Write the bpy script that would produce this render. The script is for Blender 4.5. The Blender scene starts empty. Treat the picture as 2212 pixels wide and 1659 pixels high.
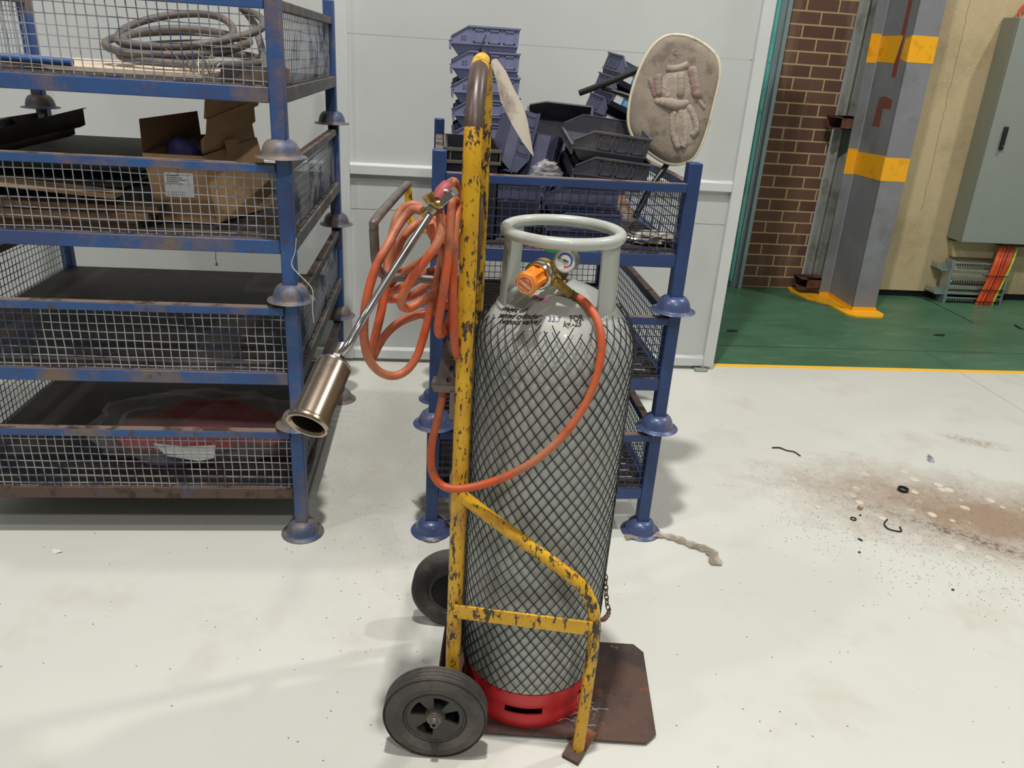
import bpy, math, random
from mathutils import Vector, Matrix, noise
import numpy as np
random.seed(7)
V = Vector
PI = math.pi
S = bpy.context.scene
COL = S.collection
# ------------------------------------------------------------------ camera, world, lights, exposure
FPX = 1661.0; CAMH = 1.67
TH, RO, YA = math.radians(23.0), math.radians(3.74), math.radians(6.44)
fw = V((math.sin(YA)*math.cos(TH), math.cos(YA)*math.cos(TH), -math.sin(TH)))
r0 = V((math.cos(YA), -math.sin(YA), 0)); u0 = r0.cross(fw)
rt = math.cos(RO)*r0 + math.sin(RO)*u0
up = -math.sin(RO)*r0 + math.cos(RO)*u0
cd = bpy.data.cameras.new('camera'); cam = bpy.data.objects.new('camera', cd); COL.objects.link(cam)
cd.sensor_fit = 'HORIZONTAL'; cd.sensor_width = 36; cd.lens = FPX/2212*36; cd.clip_start = .05; cd.clip_end = 100
cam.matrix_world = Matrix(((rt.x, up.x, -fw.x, 0), (rt.y, up.y, -fw.y, 0), (rt.z, up.z, -fw.z, CAMH), (0, 0, 0, 1)))
S.camera = cam
def ray(px, py): return rt*((px-1106)/FPX) - up*((py-829.5)/FPX) + fw
def aty(px, py, y):
    d = ray(px, py); return V((0, 0, CAMH)) + d*(y/d.y)
def atz(px, py, z):
    d = ray(px, py); return V((0, 0, CAMH)) + d*((z-CAMH)/d.z)

w = bpy.data.worlds.new('world'); S.world = w; w.use_nodes = True
w.node_tree.nodes['Background'].inputs[0].default_value = (.86, .88, .86, 1)
w.node_tree.nodes['Background'].inputs[1].default_value = .23
def lamp(name, loc, power, size, col=(1, .97, .92), tgt=None):
    l = bpy.data.lights.new(name, 'AREA'); l.shape = 'DISK'; l.size = size; l.energy = power; l.color = col
    o = bpy.data.objects.new(name, l); COL.objects.link(o); o.location = loc
    if tgt is not None:
        o.rotation_euler = (V(tgt)-V(loc)).to_track_quat('-Z', 'Y').to_euler()
    return o
lamp('high_bay_light', (-.2, 1.1, 7.0), 410, .30, tgt=(.1, 1.6, 0))
lamp('high_bay_light', (5.6, 3.4, 7.2), 260, .34, tgt=(2.5, 3.5, 0))
lamp('high_bay_light', (1.2, -3.6, 7.2), 180, .5, tgt=(.8, 2.5, 0))
lamp('high_bay_light', (-5.0, -.6, 7.2), 120, .5, tgt=(-.5, 3, 0))
S.view_settings.view_transform = 'Standard'; S.view_settings.look = 'None'
S.view_settings.exposure = -0.30; S.view_settings.gamma = 1.0
try: S.view_settings.use_curve_mapping = False
except Exception: pass

# ------------------------------------------------------------------ materials
def lin(c):
    return tuple(((x/255)/12.92 if x/255 <= .04045 else ((x/255+.055)/1.055)**2.4) for x in c) + (1,)
class NT:
    def __init__(s, name):
        s.m = bpy.data.materials.new(name); s.m.use_nodes = True; s.t = s.m.node_tree; s.n = s.t.nodes
        s.b = s.n['Principled BSDF']
    def new(s, t, **k):
        n = s.n.new(t)
        for a, v in k.items(): setattr(n, a, v)
        return n
    def L(s, a, b): s.t.links.new(a, b)
    def math(s, op, a, b=None, c=None, clamp=False):
        n = s.new('ShaderNodeMath', operation=op); n.use_clamp = clamp
        for i, x in enumerate((a, b, c)):
            if x is None: continue
            if hasattr(x, 'links'): s.L(x, n.inputs[i])
            else: n.inputs[i].default_value = x
        return n.outputs[0]
    def ramp(s, fac, lo, hi):
        n = s.new('ShaderNodeMapRange'); n.inputs[1].default_value = lo; n.inputs[2].default_value = hi
        s.L(fac, n.inputs[0]); return n.outputs[0]
    def mix(s, fac, a, b):
        n = s.new('ShaderNodeMix', data_type='RGBA')
        for i, x in ((0, fac), (6, a), (7, b)):
            if hasattr(x, 'links'): s.L(x, n.inputs[i])
            else: n.inputs[i].default_value = x
        return n.outputs[2]
    def noise(s, vec, scale, detail=6, rough=.6, dim=None):
        n = s.new('ShaderNodeTexNoise'); n.inputs['Scale'].default_value = scale; n.inputs['Detail'].default_value = detail
        n.inputs['Roughness'].default_value = rough; s.L(vec, n.inputs['Vector']); return n.outputs[0]
    def coords(s, seed=0, stretch=(1, 1, 1), rnd=True):
        tc = s.new('ShaderNodeTexCoord'); mp = s.new('ShaderNodeMapping')
        mp.inputs['Location'].default_value = (seed*3.17, seed*1.73, seed*2.31); mp.inputs['Scale'].default_value = stretch
        s.L(tc.outputs['Object'], mp.inputs['Vector'])
        if not rnd: return mp.outputs[0]
        oi = s.new('ShaderNodeObjectInfo'); va = s.new('ShaderNodeVectorMath', operation='MULTIPLY_ADD')
        cb = s.new('ShaderNodeCombineXYZ')
        for i in range(3): s.L(oi.outputs['Random'], cb.inputs[i])
        s.L(cb.outputs[0], va.inputs[0]); va.inputs[1].default_value = (17, 11, 7); s.L(mp.outputs[0], va.inputs[2])
        return va.outputs[0]
def M(name, col, rough=.5, metal=0.0, layers=(), bump=0, bscale=60, var=.0, vscale=6, rvar=0, alpha=None, spec=None, coat=0, trans=0, bstretch=(1, 1, 1)):
    """layers: (colour, scale, lo, hi, stretch) patches laid over the base where noise passes lo..hi"""
    k = NT(name); b = k.b
    c = k.new('ShaderNodeRGB'); c.outputs[0].default_value = lin(col); cur = c.outputs[0]
    if var:
        f = k.noise(k.coords(3), vscale, 5)
        dark = lin([max(0, x*(1-var)) for x in col]); light = lin([min(255, x*(1+var*.6)) for x in col])
        cur = k.mix(k.ramp(f, .3, .7), dark, light)
    for i, l in enumerate(layers):
        st = l[4] if len(l) > 4 else (1, 1, 1)
        f = k.noise(k.coords(i+5, st), l[1], 8, .65)
        cur = k.mix(k.ramp(f, l[2], l[3]), cur, lin(l[0]))
    k.L(cur, b.inputs['Base Color'])
    b.inputs['Roughness'].default_value = rough; b.inputs['Metallic'].default_value = metal
    if rvar:
        f = k.noise(k.coords(9), vscale*2, 5); n = k.new('ShaderNodeMapRange'); n.inputs[3].default_value = max(0, rough-rvar); n.inputs[4].default_value = min(1, rough+rvar)
        n.inputs[1].default_value = .3; n.inputs[2].default_value = .7; k.L(f, n.inputs[0]); k.L(n.outputs[0], b.inputs['Roughness'])
    if spec is not None: b.inputs['Specular IOR Level'].default_value = spec
    if coat: b.inputs['Coat Weight'].default_value = coat
    if trans: b.inputs['Transmission Weight'].default_value = trans
    if alpha is not None: b.inputs['Alpha'].default_value = alpha
    if bump:
        bp = k.new('ShaderNodeBump'); bp.inputs['Strength'].default_value = bump; bp.inputs['Distance'].default_value = .01
        k.L(k.noise(k.coords(2, bstretch), bscale, 6), bp.inputs['Height']); k.L(bp.outputs[0], b.inputs['Normal'])
    return k.m
DUST = (112, 96, 86)
blueL = M('worn_blue_paint', (44, 84, 138), .5, layers=[((56, 72, 120), 3, .45, .6), (DUST, 5, .50, .66), ((80, 64, 54), 22, .6, .68)], bump=.1)
blueD = M('dark_blue_paint', (36, 58, 104), .42, layers=[((42, 68, 118), 4, .45, .65), ((120, 120, 130), 28, .72, .76)], bump=.06)
blueSide = M('dusty_grey_blue_paint', (74, 78, 82), .6, layers=[((50, 72, 110), 4, .55, .65), (DUST, 7, .48, .62)])
dustTop = M('dusty_brown_steel', (122, 104, 94), .75, layers=[((70, 52, 44), 9, .5, .6), ((58, 70, 104), 5, .6, .68)], bump=.15)
rustRail = M('rusty_brown_rail', (88, 70, 62), .75, layers=[((58, 44, 38), 14, .5, .6), ((60, 84, 122), 4, .6, .64)], bump=.15)
cupL = M('dusty_grey_steel_cup', (118, 108, 100), .5, .1, layers=[((66, 80, 110), 7, .48, .6), ((150, 140, 130), 30, .62, .7)], bump=.1)
cupR = M('blue_steel_cup', (68, 82, 122), .36, .1, layers=[((112, 106, 110), 6, .52, .64), ((165, 155, 140), 34, .66, .7)], coat=.3)
wireG = M('galvanised_wire', (164, 168, 176), .5, .35, layers=[((74, 88, 116), 5, .5, .58), ((120, 98, 74), 7, .6, .66)])
wireB = M('blue_painted_wire', (44, 58, 92), .45, .1, layers=[((110, 112, 122), 40, .6, .68)])
deckM = M('dirty_deck_sheet', (78, 70, 64), .6, layers=[((50, 44, 40), 3, .42, .6), ((100, 90, 80), 30, .6, .7)], bump=.1)
slatM = M('brown_deck_slats', (72, 62, 56), .8, layers=[((42, 36, 34), 12, .5, .6)])
doorM = M('pale_grey_painted_steel', (196, 199, 196), .45, var=.03, vscale=1.5)
doorF = M('pale_grey_frame_paint', (204, 208, 206), .42, var=.02)
greenE = M('teal_glass_edge', (88, 172, 160), .2, layers=[((60, 130, 124), 3, .5, .6)])
galv = M('galvanised_jamb_steel', (150, 168, 170), .38, .3, var=.06, vscale=4)
concB = M('beige_precast_concrete', (196, 178, 140), .8, layers=[((176, 158, 122), 2.2, .48, .66), ((214, 196, 158), 60, .55, .7)], bump=.15, bscale=120)
black = M('black_rubber', (24, 23, 24), .5, var=.2)
blackgap = M('black_skirting_gap', (16, 16, 18), .6)
corr = M('grey_corrugated_steel', (150, 154, 148), .5, .15, layers=[((120, 118, 108), 5, .5, .65), ((96, 80, 64), 16, .66, .74, (1, 1, .3))])
rust = M('rusty_primer_steel', (104, 66, 54), .75, layers=[((70, 46, 38), 14, .48, .6), ((136, 100, 80), 20, .6, .7)], bump=.2)
yelP = M('yellow_floor_paint', (250, 180, 30), .45, layers=[((205, 140, 30), 9, .55, .7)])
yelF = M('yellow_line_paint', (252, 196, 60), .5, var=.03)
cabM = M('grey_powder_coat', (142, 150, 142), .5, var=.02)
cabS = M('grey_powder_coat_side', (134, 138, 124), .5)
blkP = M('black_plastic', (26, 27, 30), .4)
zinc = M('bright_zinc_steel', (176, 188, 188), .3, .75, var=.08)
cabOr = M('orange_cable_sheath', (232, 92, 40), .5, var=.1)
cabRd = M('dark_orange_cable_sheath', (206, 74, 42), .5, var=.1)
cabYG = M('yellow_green_earth_cable', (196, 206, 50), .5)
binM = M('slate_blue_plastic', (78, 80, 104), .55, var=.12, vscale=9)
binL = M('pale_slate_plastic', (122, 126, 160), .55, var=.06, vscale=9)
binD = M('dusty_charcoal_plastic', (74, 74, 84), .65, layers=[((96, 92, 92), 9, .5, .65)])
binK = M('black_bin_plastic', (30, 30, 38), .5, layers=[((60, 58, 60), 12, .6, .7)])
labW = M('white_label', (225, 228, 230), .5)
labB = M('blue_label', (40, 140, 200), .5)
ink = M('black_ink', (24, 24, 26), .6)
inkG = M('grey_embossed_ink', (98, 100, 124), .6)
card = M('brown_cardboard', (168, 134, 96), .85, var=.06, layers=[((146, 112, 78), 6, .5, .7)])
cardI = M('dark_cardboard_inside', (122, 94, 66), .9)
purp = M('lilac_plastic', (120, 112, 190), .4, bump=.4, bscale=20)
timber = M('weathered_timber', (132, 104, 76), .8, layers=[((84, 62, 46), 8, .45, .6, (.15, 1, 3)), ((168, 142, 108), 20, .6, .7, (.1, 1, 3))])
darkst = M('dark_dusty_steel', (64, 60, 54), .6, .2, layers=[((92, 84, 70), 6, .5, .65)])
redM = M('red_fabric', (196, 40, 52), .75, bump=.3, bscale=30)
rubb = M('dusty_grey_hose_rubber', (92, 86, 82), .6, layers=[((120, 108, 98), 9, .5, .65)])
board = M('cream_board', (206, 188, 164), .7, layers=[((160, 150, 140), 8, .55, .66)])
bluePipe = M('blue_pipe', (70, 104, 160), .45)
brass = M('brass', (190, 160, 92), .28, .9, layers=[((128, 98, 52), 14, .52, .66)])
brassD = M('dark_tarnished_brass', (110, 94, 66), .4, .8, layers=[((70, 60, 46), 14, .5, .66)])
redH = M('faded_red_plastic', (160, 72, 76), .55, layers=[((128, 52, 56), 9, .5, .65)])
steel = M('polished_steel', (186, 180, 176), .2, 1.0, layers=[((120, 106, 96), 12, .55, .7)])
bell = M('heat_tinted_steel', (168, 152, 136), .28, 1.0, layers=[((190, 168, 138), 5, .45, .65), ((128, 114, 108), 9, .5, .66), ((186, 136, 84), 5, .66, .76)])
bellIn = M('dark_inner_steel', (60, 50, 42), .6, .6)  # darker brown steel for the inner face of the burner bell
tyre = M('dusty_black_rubber', (74, 70, 66), .75, layers=[((92, 86, 80), 9, .48, .62), ((46, 43, 43), 5, .5, .65)], bump=.2)
hubM = M('dark_grey_hub', (72, 70, 66), .6, .2, layers=[((96, 90, 80), 9, .5, .65)])
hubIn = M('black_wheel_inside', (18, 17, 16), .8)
plateM = M('brown_rusty_plate', (96, 74, 64), .55, .25, layers=[((70, 58, 54), 6, .45, .6), ((140, 84, 44), 9, .62, .7), ((128, 112, 104), 30, .64, .7)])
orangeRust = M('orange_rusty_steel', (140, 92, 60), .7, .1, layers=[((96, 62, 48), 12, .48, .6), ((190, 112, 40), 16, .6, .68)])
tankM = M('grey_cylinder_paint', (170, 174, 168), .36, layers=[((176, 174, 164), 3, .5, .7), ((150, 144, 134), 5, .66, .8)], bump=.03, coat=.2)
guardM = M('grey_guard_paint', (176, 180, 172), .34, layers=[((140, 128, 114), 4, .64, .72)], coat=.3, bump=.03)
redP = M('red_base_paint', (206, 42, 48), .42, layers=[((168, 34, 38), 6, .58, .7)])
netM = M('black_plastic_netting', (26, 26, 34), .45)
hoseM = M('orange_gas_hose', (188, 80, 38), .5, layers=[((172, 118, 88), 4, .46, .66), ((138, 66, 40), 11, .52, .7), ((120, 88, 70), 30, .58, .7)], bump=.08, bscale=200)
knobM = M('orange_knob_plastic', (232, 132, 32), .45, layers=[((196, 118, 60), 12, .6, .7)])
knobD = M('orange_knob_face', (216, 106, 24), .45)
white = M('white_plastic', (232, 232, 228), .4)
chrome = M('chrome', (200, 198, 192), .15, 1.0)
greenT = M('green_plastic', (40, 150, 80), .5)
pinkT = M('pink_tape', (226, 150, 190), .6)
gB = M('gauge_blue', (50, 100, 190), .5); gG = M('gauge_green', (70, 120, 70), .5); gR = M('gauge_red', (220, 70, 64), .5)
tagM = M('grubby_white_tag', (168, 158, 144), .7, layers=[((118, 106, 94), 16, .5, .66, (1, 1, .35))])
chainM = M('rusty_chain_steel', (122, 98, 78), .5, .5, layers=[((90, 62, 42), 20, .5, .6)])
wornP = M('worn_brown_paint', (84, 66, 60), .38, layers=[((60, 46, 42), 9, .5, .65)])
bareB = M('brown_scuffed_metal', (128, 100, 68), .55, .1, layers=[((96, 74, 52), 8, .5, .65)])
padM = M('dusty_grey_vinyl', (140, 128, 114), .85, layers=[((112, 102, 92), 26, .5, .62), ((164, 152, 134), 8, .5, .75), ((112, 102, 92), 3, .5, .75)], bump=.15, bscale=90)
pipingM = M('cream_seat_edge', (206, 198, 176), .6, layers=[((128, 120, 100), 14, .56, .66)])
glvM = M('grubby_knitted_cotton', (172, 158, 144), .9, layers=[((146, 132, 122), 20, .5, .62), ((196, 184, 168), 34, .56, .66)], bump=.6, bscale=220)
glvP = M('pink_stained_cotton', (160, 140, 130), .9, layers=[((150, 112, 110), 16, .5, .64), ((186, 168, 156), 30, .54, .64)], bump=.6, bscale=220)
blkTube = M('black_tube_paint', (40, 40, 38), .35, .2)
paper = M('white_paper', (226, 226, 222), .7)
strM = M('off_white_string', (200, 194, 180), .8)
bark = M('dark_twig', (74, 54, 44), .85)
plastB = M('crumpled_dirty_film', (150, 138, 122), .3, layers=[((196, 188, 172), 18, .5, .62), ((96, 86, 74), 14, .58, .7)], alpha=.85)
def film(name, col, fac, rough=.12):
    k = NT(name); b = k.b; b.inputs['Base Color'].default_value = lin(col); b.inputs['Roughness'].default_value = rough
    bp = k.new('ShaderNodeBump'); bp.inputs['Strength'].default_value = .8; bp.inputs['Distance'].default_value = .01
    k.L(k.noise(k.coords(1), 14, 4), bp.inputs['Height']); k.L(bp.outputs[0], b.inputs['Normal'])
    tr = k.new('ShaderNodeBsdfTransparent'); mx = k.new('ShaderNodeMixShader'); mx.inputs[0].default_value = fac
    out = k.n['Material Output']; k.L(tr.outputs[0], mx.inputs[1]); k.L(b.outputs[0], mx.inputs[2]); k.L(mx.outputs[0], out.inputs[0])
    return k.m
clearF = film('clear_plastic_film', (210, 206, 200), .22)
# chipped yellow paint on steel
def yellow_paint():
    k = NT('chipped_yellow_paint'); co = k.coords(1, (1, 1, .35)); co2 = k.coords(4)
    base = k.mix(k.ramp(k.noise(co2, 9, 4), .35, .7), lin((204, 150, 24)), lin((226, 178, 30)))
    base = k.mix(k.ramp(k.noise(k.coords(8), 6, 4), .58, .72), base, lin((170, 116, 44)))
    big = k.noise(k.coords(6), 3.2, 2); fine = k.noise(co, 95, 8, .7)
    s = k.math('ADD', fine, k.math('MULTIPLY', big, .34))
    f = k.ramp(s, .715, .74)
    base = k.mix(f, base, lin((56, 46, 40)))
    k.L(base, k.b.inputs['Base Color']); k.b.inputs['Roughness'].default_value = .42
    bp = k.new('ShaderNodeBump'); bp.inputs['Strength'].default_value = .3; bp.inputs['Distance'].default_value = .002; bp.invert = True
    k.L(f, bp.inputs['Height']); k.L(bp.outputs[0], k.b.inputs['Normal'])
    return k.m
yel = yellow_paint()
# brick
def brick():
    k = NT('brown_brickwork'); tc = k.new('ShaderNodeTexCoord'); sp = k.new('ShaderNodeSeparateXYZ'); cb = k.new('ShaderNodeCombineXYZ')
    k.L(tc.outputs['Object'], sp.inputs[0]); k.L(k.math('ADD', sp.outputs[0], .045), cb.inputs[0]); k.L(sp.outputs[2], cb.inputs[1])
    b = k.new('ShaderNodeTexBrick'); k.L(cb.outputs[0], b.inputs['Vector'])
    b.inputs['Scale'].default_value = 1; b.inputs['Brick Width'].default_value = .25; b.inputs['Row Height'].default_value = .092
    b.inputs['Mortar Size'].default_value = .0065; b.inputs['Mortar Smooth'].default_value = .1; b.offset = .5
    b.inputs['Color1'].default_value = lin((96, 66, 54)); b.inputs['Color2'].default_value = lin((112, 80, 64)); b.inputs['Mortar'].default_value = lin((186, 166, 120))
    c = k.mix(k.ramp(k.noise(k.coords(2, (1, 1, .2), False), 8, 6), .52, .72), b.outputs[0], lin((128, 104, 88)))
    c2 = k.mix(b.outputs[1], c, lin((186, 166, 120))); k.L(c2, k.b.inputs['Base Color']); k.b.inputs['Roughness'].default_value = .75
    bp = k.new('ShaderNodeBump'); bp.inputs['Distance'].default_value = .006; bp.invert = True; k.L(b.outputs[1], bp.inputs['Height']); k.L(bp.outputs[0], k.b.inputs['Normal'])
    return k.m
brickM = brick()
# floors
def floor_mat():
    k = NT('pale_polished_concrete'); co = k.coords(0, rnd=False)
    base = k.mix(k.ramp(k.noise(co, .8, 5), .35, .7), lin((206, 208, 200)), lin((214, 214, 206)))
    base = k.mix(k.ramp(k.noise(k.coords(3, rnd=False), 3, 8), .55, .8), base, lin((196, 192, 180)))
    sp = k.new('ShaderNodeSeparateXYZ'); k.L(co, sp.inputs[0]); X, Y = sp.outputs[0], sp.outputs[1]
    wob = k.math('MULTIPLY', k.math('SUBTRACT', k.noise(k.coords(5, rnd=False), 3.5, 8, .7), .5), 1.3)
    wob2 = k.math('MULTIPLY', k.math('SUBTRACT', k.noise(k.coords(6, rnd=False), 30, 4, .8), .5), .7)
    def blob(cx, cy, ang, a, b):
        ca, sa = math.cos(ang), math.sin(ang)
        dx = k.math('SUBTRACT', X, cx); dy = k.math('SUBTRACT', Y, cy)
        p = k.math('DIVIDE', k.math('ADD', k.math('MULTIPLY', dx, ca), k.math('MULTIPLY', dy, sa)), a)
        q = k.math('DIVIDE', k.math('SUBTRACT', k.math('MULTIPLY', dy, ca), k.math('MULTIPLY', dx, sa)), b)
        d = k.math('SQRT', k.math('ADD', k.math('MULTIPLY', p, p), k.math('MULTIPLY', q, q)))
        return k.math('ADD', d, k.math('ADD', wob, wob2))
    d1 = blob(2.35, 2.56, math.radians(-24), .80, .36)
    m1 = k.math('MULTIPLY', k.ramp(d1, 1.3, .3), .92)
    base = k.mix(m1, base, lin((146, 122, 100)))
    d2 = blob(2.18, 2.42, math.radians(-38), .46, .045)
    base = k.mix(k.math('MULTIPLY', k.math('MULTIPLY', k.ramp(d2, 1.3, .4), k.ramp(k.noise(k.coords(13, rnd=False), 38, 6, .8), .46, .58)), .8), base, lin((84, 66, 54)))
    d3 = blob(2.78, 3.28, math.radians(-30), .16, .05)
    base = k.mix(k.math('MULTIPLY', k.math('MULTIPLY', k.ramp(d3, 1.3, .3), k.ramp(k.noise(k.coords(13, rnd=False), 40, 6, .8), .44, .6)), .75), base, lin((140, 112, 84)))
    # clean drip marks inside the dirt
    vo = k.new('ShaderNodeTexVoronoi'); vo.inputs['Scale'].default_value = 11; k.L(k.coords(2, (1, .9, 1), False), vo.inputs['Vector'])
    drip = k.math('MULTIPLY', k.ramp(vo.outputs['Distance'], .24, .19), k.ramp(k.noise(k.coords(11, rnd=False), 3, 2), .45, .5))
    base = k.mix(k.math('MULTIPLY', drip, k.math('MULTIPLY', k.ramp(d1, 1.1, .8), .85)), base, lin((216, 208, 194)))
    # grit: many specks, denser at the dirt and between the racks
    vo2 = k.new('ShaderNodeTexVoronoi'); vo2.inputs['Scale'].default_value = 105; k.L(k.coords(4, rnd=False), vo2.inputs['Vector'])
    d4 = blob(2.05, 2.45, math.radians(-24), .62, .42); d5 = blob(-.22, 3.2, 0, .25, 1.1)
    dens = k.math('ADD', k.math('ADD', k.math('MULTIPLY', k.ramp(d4, 1.4, .6), .22), k.math('MULTIPLY', k.ramp(d5, 1.3, .3), .10)), .006)
    gate = k.new('ShaderNodeTexWhiteNoise'); k.L(vo2.outputs['Position'], gate.inputs['Vector'])
    sel = k.math('LESS_THAN', gate.outputs[0], dens); dot = k.math('LESS_THAN', vo2.outputs['Distance'], .27)
    base = k.mix(k.math('MULTIPLY', k.math('MULTIPLY', sel, dot), .8), base, lin((74, 60, 52)))
    base = k.mix(k.math('MULTIPLY', k.ramp(d5, 1.4, .2), .4), base, lin((176, 170, 156)))
    # saw-cut joint
    j = k.math('LESS_THAN', k.math('ABSOLUTE', k.math('SUBTRACT', X, 3.335)), .0025)
    base = k.mix(k.math('MULTIPLY', j, .6), base, lin((110, 104, 92)))
    k.L(base, k.b.inputs['Base Color'])
    n = k.new('ShaderNodeMapRange'); k.L(k.noise(k.coords(7, rnd=False), 2, 5), n.inputs[0]); n.inputs[3].default_value = .28; n.inputs[4].default_value = .42
    rr = k.math('ADD', n.outputs[0], k.math('MULTIPLY', m1, .4)); k.L(rr, k.b.inputs['Roughness'])
    k.b.inputs['Specular IOR Level'].default_value = .4
    return k.m
def green_mat():
    k = NT('green_floor_coating'); co = k.coords(1, (1, 2.2, 1), False)
    base = k.mix(k.ramp(k.noise(co, 2, 6), .35, .7), lin((60, 98, 72)), lin((74, 114, 88)))
    base = k.mix(k.math('MULTIPLY', k.ramp(k.noise(k.coords(5, (1, 3, 1), False), 4, 8, .7), .56, .8), .6), base, lin((124, 146, 112)))
    sp = k.new('ShaderNodeSeparateXYZ'); tc = k.new('ShaderNodeTexCoord'); k.L(tc.outputs['Object'], sp.inputs[0])
    j = k.math('LESS_THAN', k.math('ABSOLUTE', k.math('SUBTRACT', sp.outputs[1], 4.632)), .006)
    j2 = k.math('MULTIPLY', k.math('LESS_THAN', k.math('ABSOLUTE', k.math('SUBTRACT', sp.outputs[0], 4.14)), .012), k.math('GREATER_THAN', sp.outputs[1], 5.3))
    j3 = k.math('MULTIPLY', k.math('LESS_THAN', k.math('ABSOLUTE', k.math('SUBTRACT', sp.outputs[0], 3.325)), .003), k.math('LESS_THAN', sp.outputs[1], 4.63))
    base = k.mix(k.math('MULTIPLY', k.math('MAXIMUM', j, k.math('MAXIMUM', j2, j3)), .75), base, lin((24, 52, 40)))
    k.L(base, k.b.inputs['Base Color']); k.b.inputs['Roughness'].default_value = .38
    return k.m
floorM = floor_mat(); greenM = green_mat()
# column paint: grey with darker stains and red primer marks (object space)
colM = M('grey_column_paint', (130, 132, 136), .45, layers=[((112, 112, 110), 3, .5, .7), ((144, 148, 154), 4, .5, .8)])
colR = M('red_primer_patch', (136, 70, 58), .6, layers=[((110, 84, 76), 14, .5, .65)])

# ------------------------------------------------------------------ mesh building
class MB:
    def __init__(s): s.v = []; s.f = []
    def add(s, vs, fs):
        n = len(s.v); s.v += [V(p) for p in vs]; s.f += [tuple(i+n for i in f) for f in fs]; return s
    def box(s, c, d, R=None):
        vs = []
        for sx in (-.5, .5):
            for sy in (-.5, .5):
                for sz in (-.5, .5):
                    p = V((sx*d[0], sy*d[1], sz*d[2]))
                    if R is not None: p = R @ p
                    vs.append(p+V(c))
        return s.add(vs, [(0, 1, 3, 2), (4, 6, 7, 5), (0, 4, 5, 1), (2, 3, 7, 6), (0, 2, 6, 4), (1, 5, 7, 3)])
    def b2(s, a, b):
        return s.box([(a[i]+b[i])/2 for i in range(3)], [abs(b[i]-a[i]) for i in range(3)])
    def tube(s, P, r, n=8, closed=False, caps=True, sq=1.0, upv=None):
        P = [V(p) for p in P]; N = len(P); rr = r if hasattr(r, '__len__') else [r]*N
        T = []
        for i in range(N):
            a = P[(i-1) % N] if (closed or i > 0) else P[i]; b = P[(i+1) % N] if (closed or i < N-1) else P[i]
            d = b-a; T.append(d.normalized() if d.length > 1e-9 else V((0, 0, 1)))
        nn = V(upv) if upv is not None else (V((0, 0, 1)) if abs(T[0].z) < .9 else V((1, 0, 0)))
        nn = (nn - T[0]*nn.dot(T[0])).normalized(); vs = []
        for i in range(N):
            nn = (nn - T[i]*nn.dot(T[i])); nn = nn.normalized() if nn.length > 1e-6 else T[i].orthogonal().normalized()
            bb = T[i].cross(nn)
            for j in range(n):
                a = 2*PI*(j+.5)/n; vs.append(P[i]+nn*(math.cos(a)*rr[i]*sq)+bb*(math.sin(a)*rr[i]))
        fs = []
        for i in range(N if closed else N-1):
            k = (i+1) % N
            for j in range(n): fs.append((i*n+j, i*n+(j+1) % n, k*n+(j+1) % n, k*n+j))
        if not closed and caps: fs += [tuple(range(n-1, -1, -1)), tuple((N-1)*n+j for j in range(n))]
        return s.add(vs, fs)
    def lathe(s, prof, n=32, mat=None, closed=True):
        """prof: (r,z) list around local z"""
        vs = []; m = mat or Matrix()
        for r, z in prof:
            for j in range(n): a = 2*PI*j/n; vs.append(m @ V((max(r, 1e-5)*math.cos(a), max(r, 1e-5)*math.sin(a), z)))
        fs = []; K = len(prof)
        for i in range(K if closed else K-1):
            k = (i+1) % K
            for j in range(n): fs.append((i*n+j, i*n+(j+1) % n, k*n+(j+1) % n, k*n+j))
        return s.add(vs, fs)
    def prism(s, poly, e, mat=None):
        """poly list of 3D points, extruded by vector e"""
        n = len(poly); P = [V(p) for p in poly]; e = V(e); vs = P+[p+e for p in P]
        if mat: vs = [mat @ p for p in vs]
        return s.add(vs, [tuple(range(n-1, -1, -1)), tuple(range(n, 2*n))]+[(i, (i+1) % n, n+(i+1) % n, n+i) for i in range(n)])
    def build(s, name, mat, parent=None, smooth=35, bevel=0, sub=0):
        me = bpy.data.meshes.new(name)
        vs = s.v
        if parent is not None and parent.get('_w'):
            inv = WORLD[parent['_w']]; vs = [inv @ p for p in vs]
        me.from_pydata([tuple(p) for p in vs], [], s.f); me.validate()
        import bmesh
        bm = bmesh.new(); bm.from_mesh(me); bmesh.ops.recalc_face_normals(bm, faces=bm.faces); bm.to_mesh(me); bm.free()
        if smooth:
            for p in me.polygons: p.use_smooth = True
            me.set_sharp_from_angle(angle=math.radians(smooth))
        me.materials.append(mat)
        o = bpy.data.objects.new(name, me); COL.objects.link(o)
        if parent is not None:
            o.parent = parent
            if parent.get('_w'): o['_w'] = parent['_w']
        if bevel:
            b = o.modifiers.new('bevel', 'BEVEL'); b.width = bevel; b.segments = 2; b.limit_method = 'ANGLE'; b.angle_limit = .7
        if sub:
            b = o.modifiers.new('sub', 'SUBSURF'); b.levels = sub; b.render_levels = sub
        return o
WORLD = {}
def tag(o, label=None, cat=None, group=None, kind=None):
    if label: o['label'] = label
    if cat: o['category'] = cat
    if group: o['group'] = group
    if kind: o['kind'] = kind
    return o
def thing(name, label, cat, loc=(0, 0, 0), rot=(0, 0, 0), group=None, mat=None):
    """Empty at the base of a thing; its parts are written in world coordinates"""
    o = bpy.data.objects.new(name, None); COL.objects.link(o); o.empty_display_size = .1
    m = mat if mat is not None else Matrix.LocRotScale(V(loc), __import__('mathutils').Euler(rot), None)
    o.matrix_world = m; key = 'k%d' % len(WORLD); WORLD[key] = m.inverted(); o['_w'] = key
    tag(o, label, cat, group); return o
def proto(name):  # local-coordinate prototype
    o = bpy.data.objects.new(name, None); COL.objects.link(o); o.empty_display_size = .1; return o
CH = {}
def kids(o): return [c for c in list(COL.objects) if c.parent == o]
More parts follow.
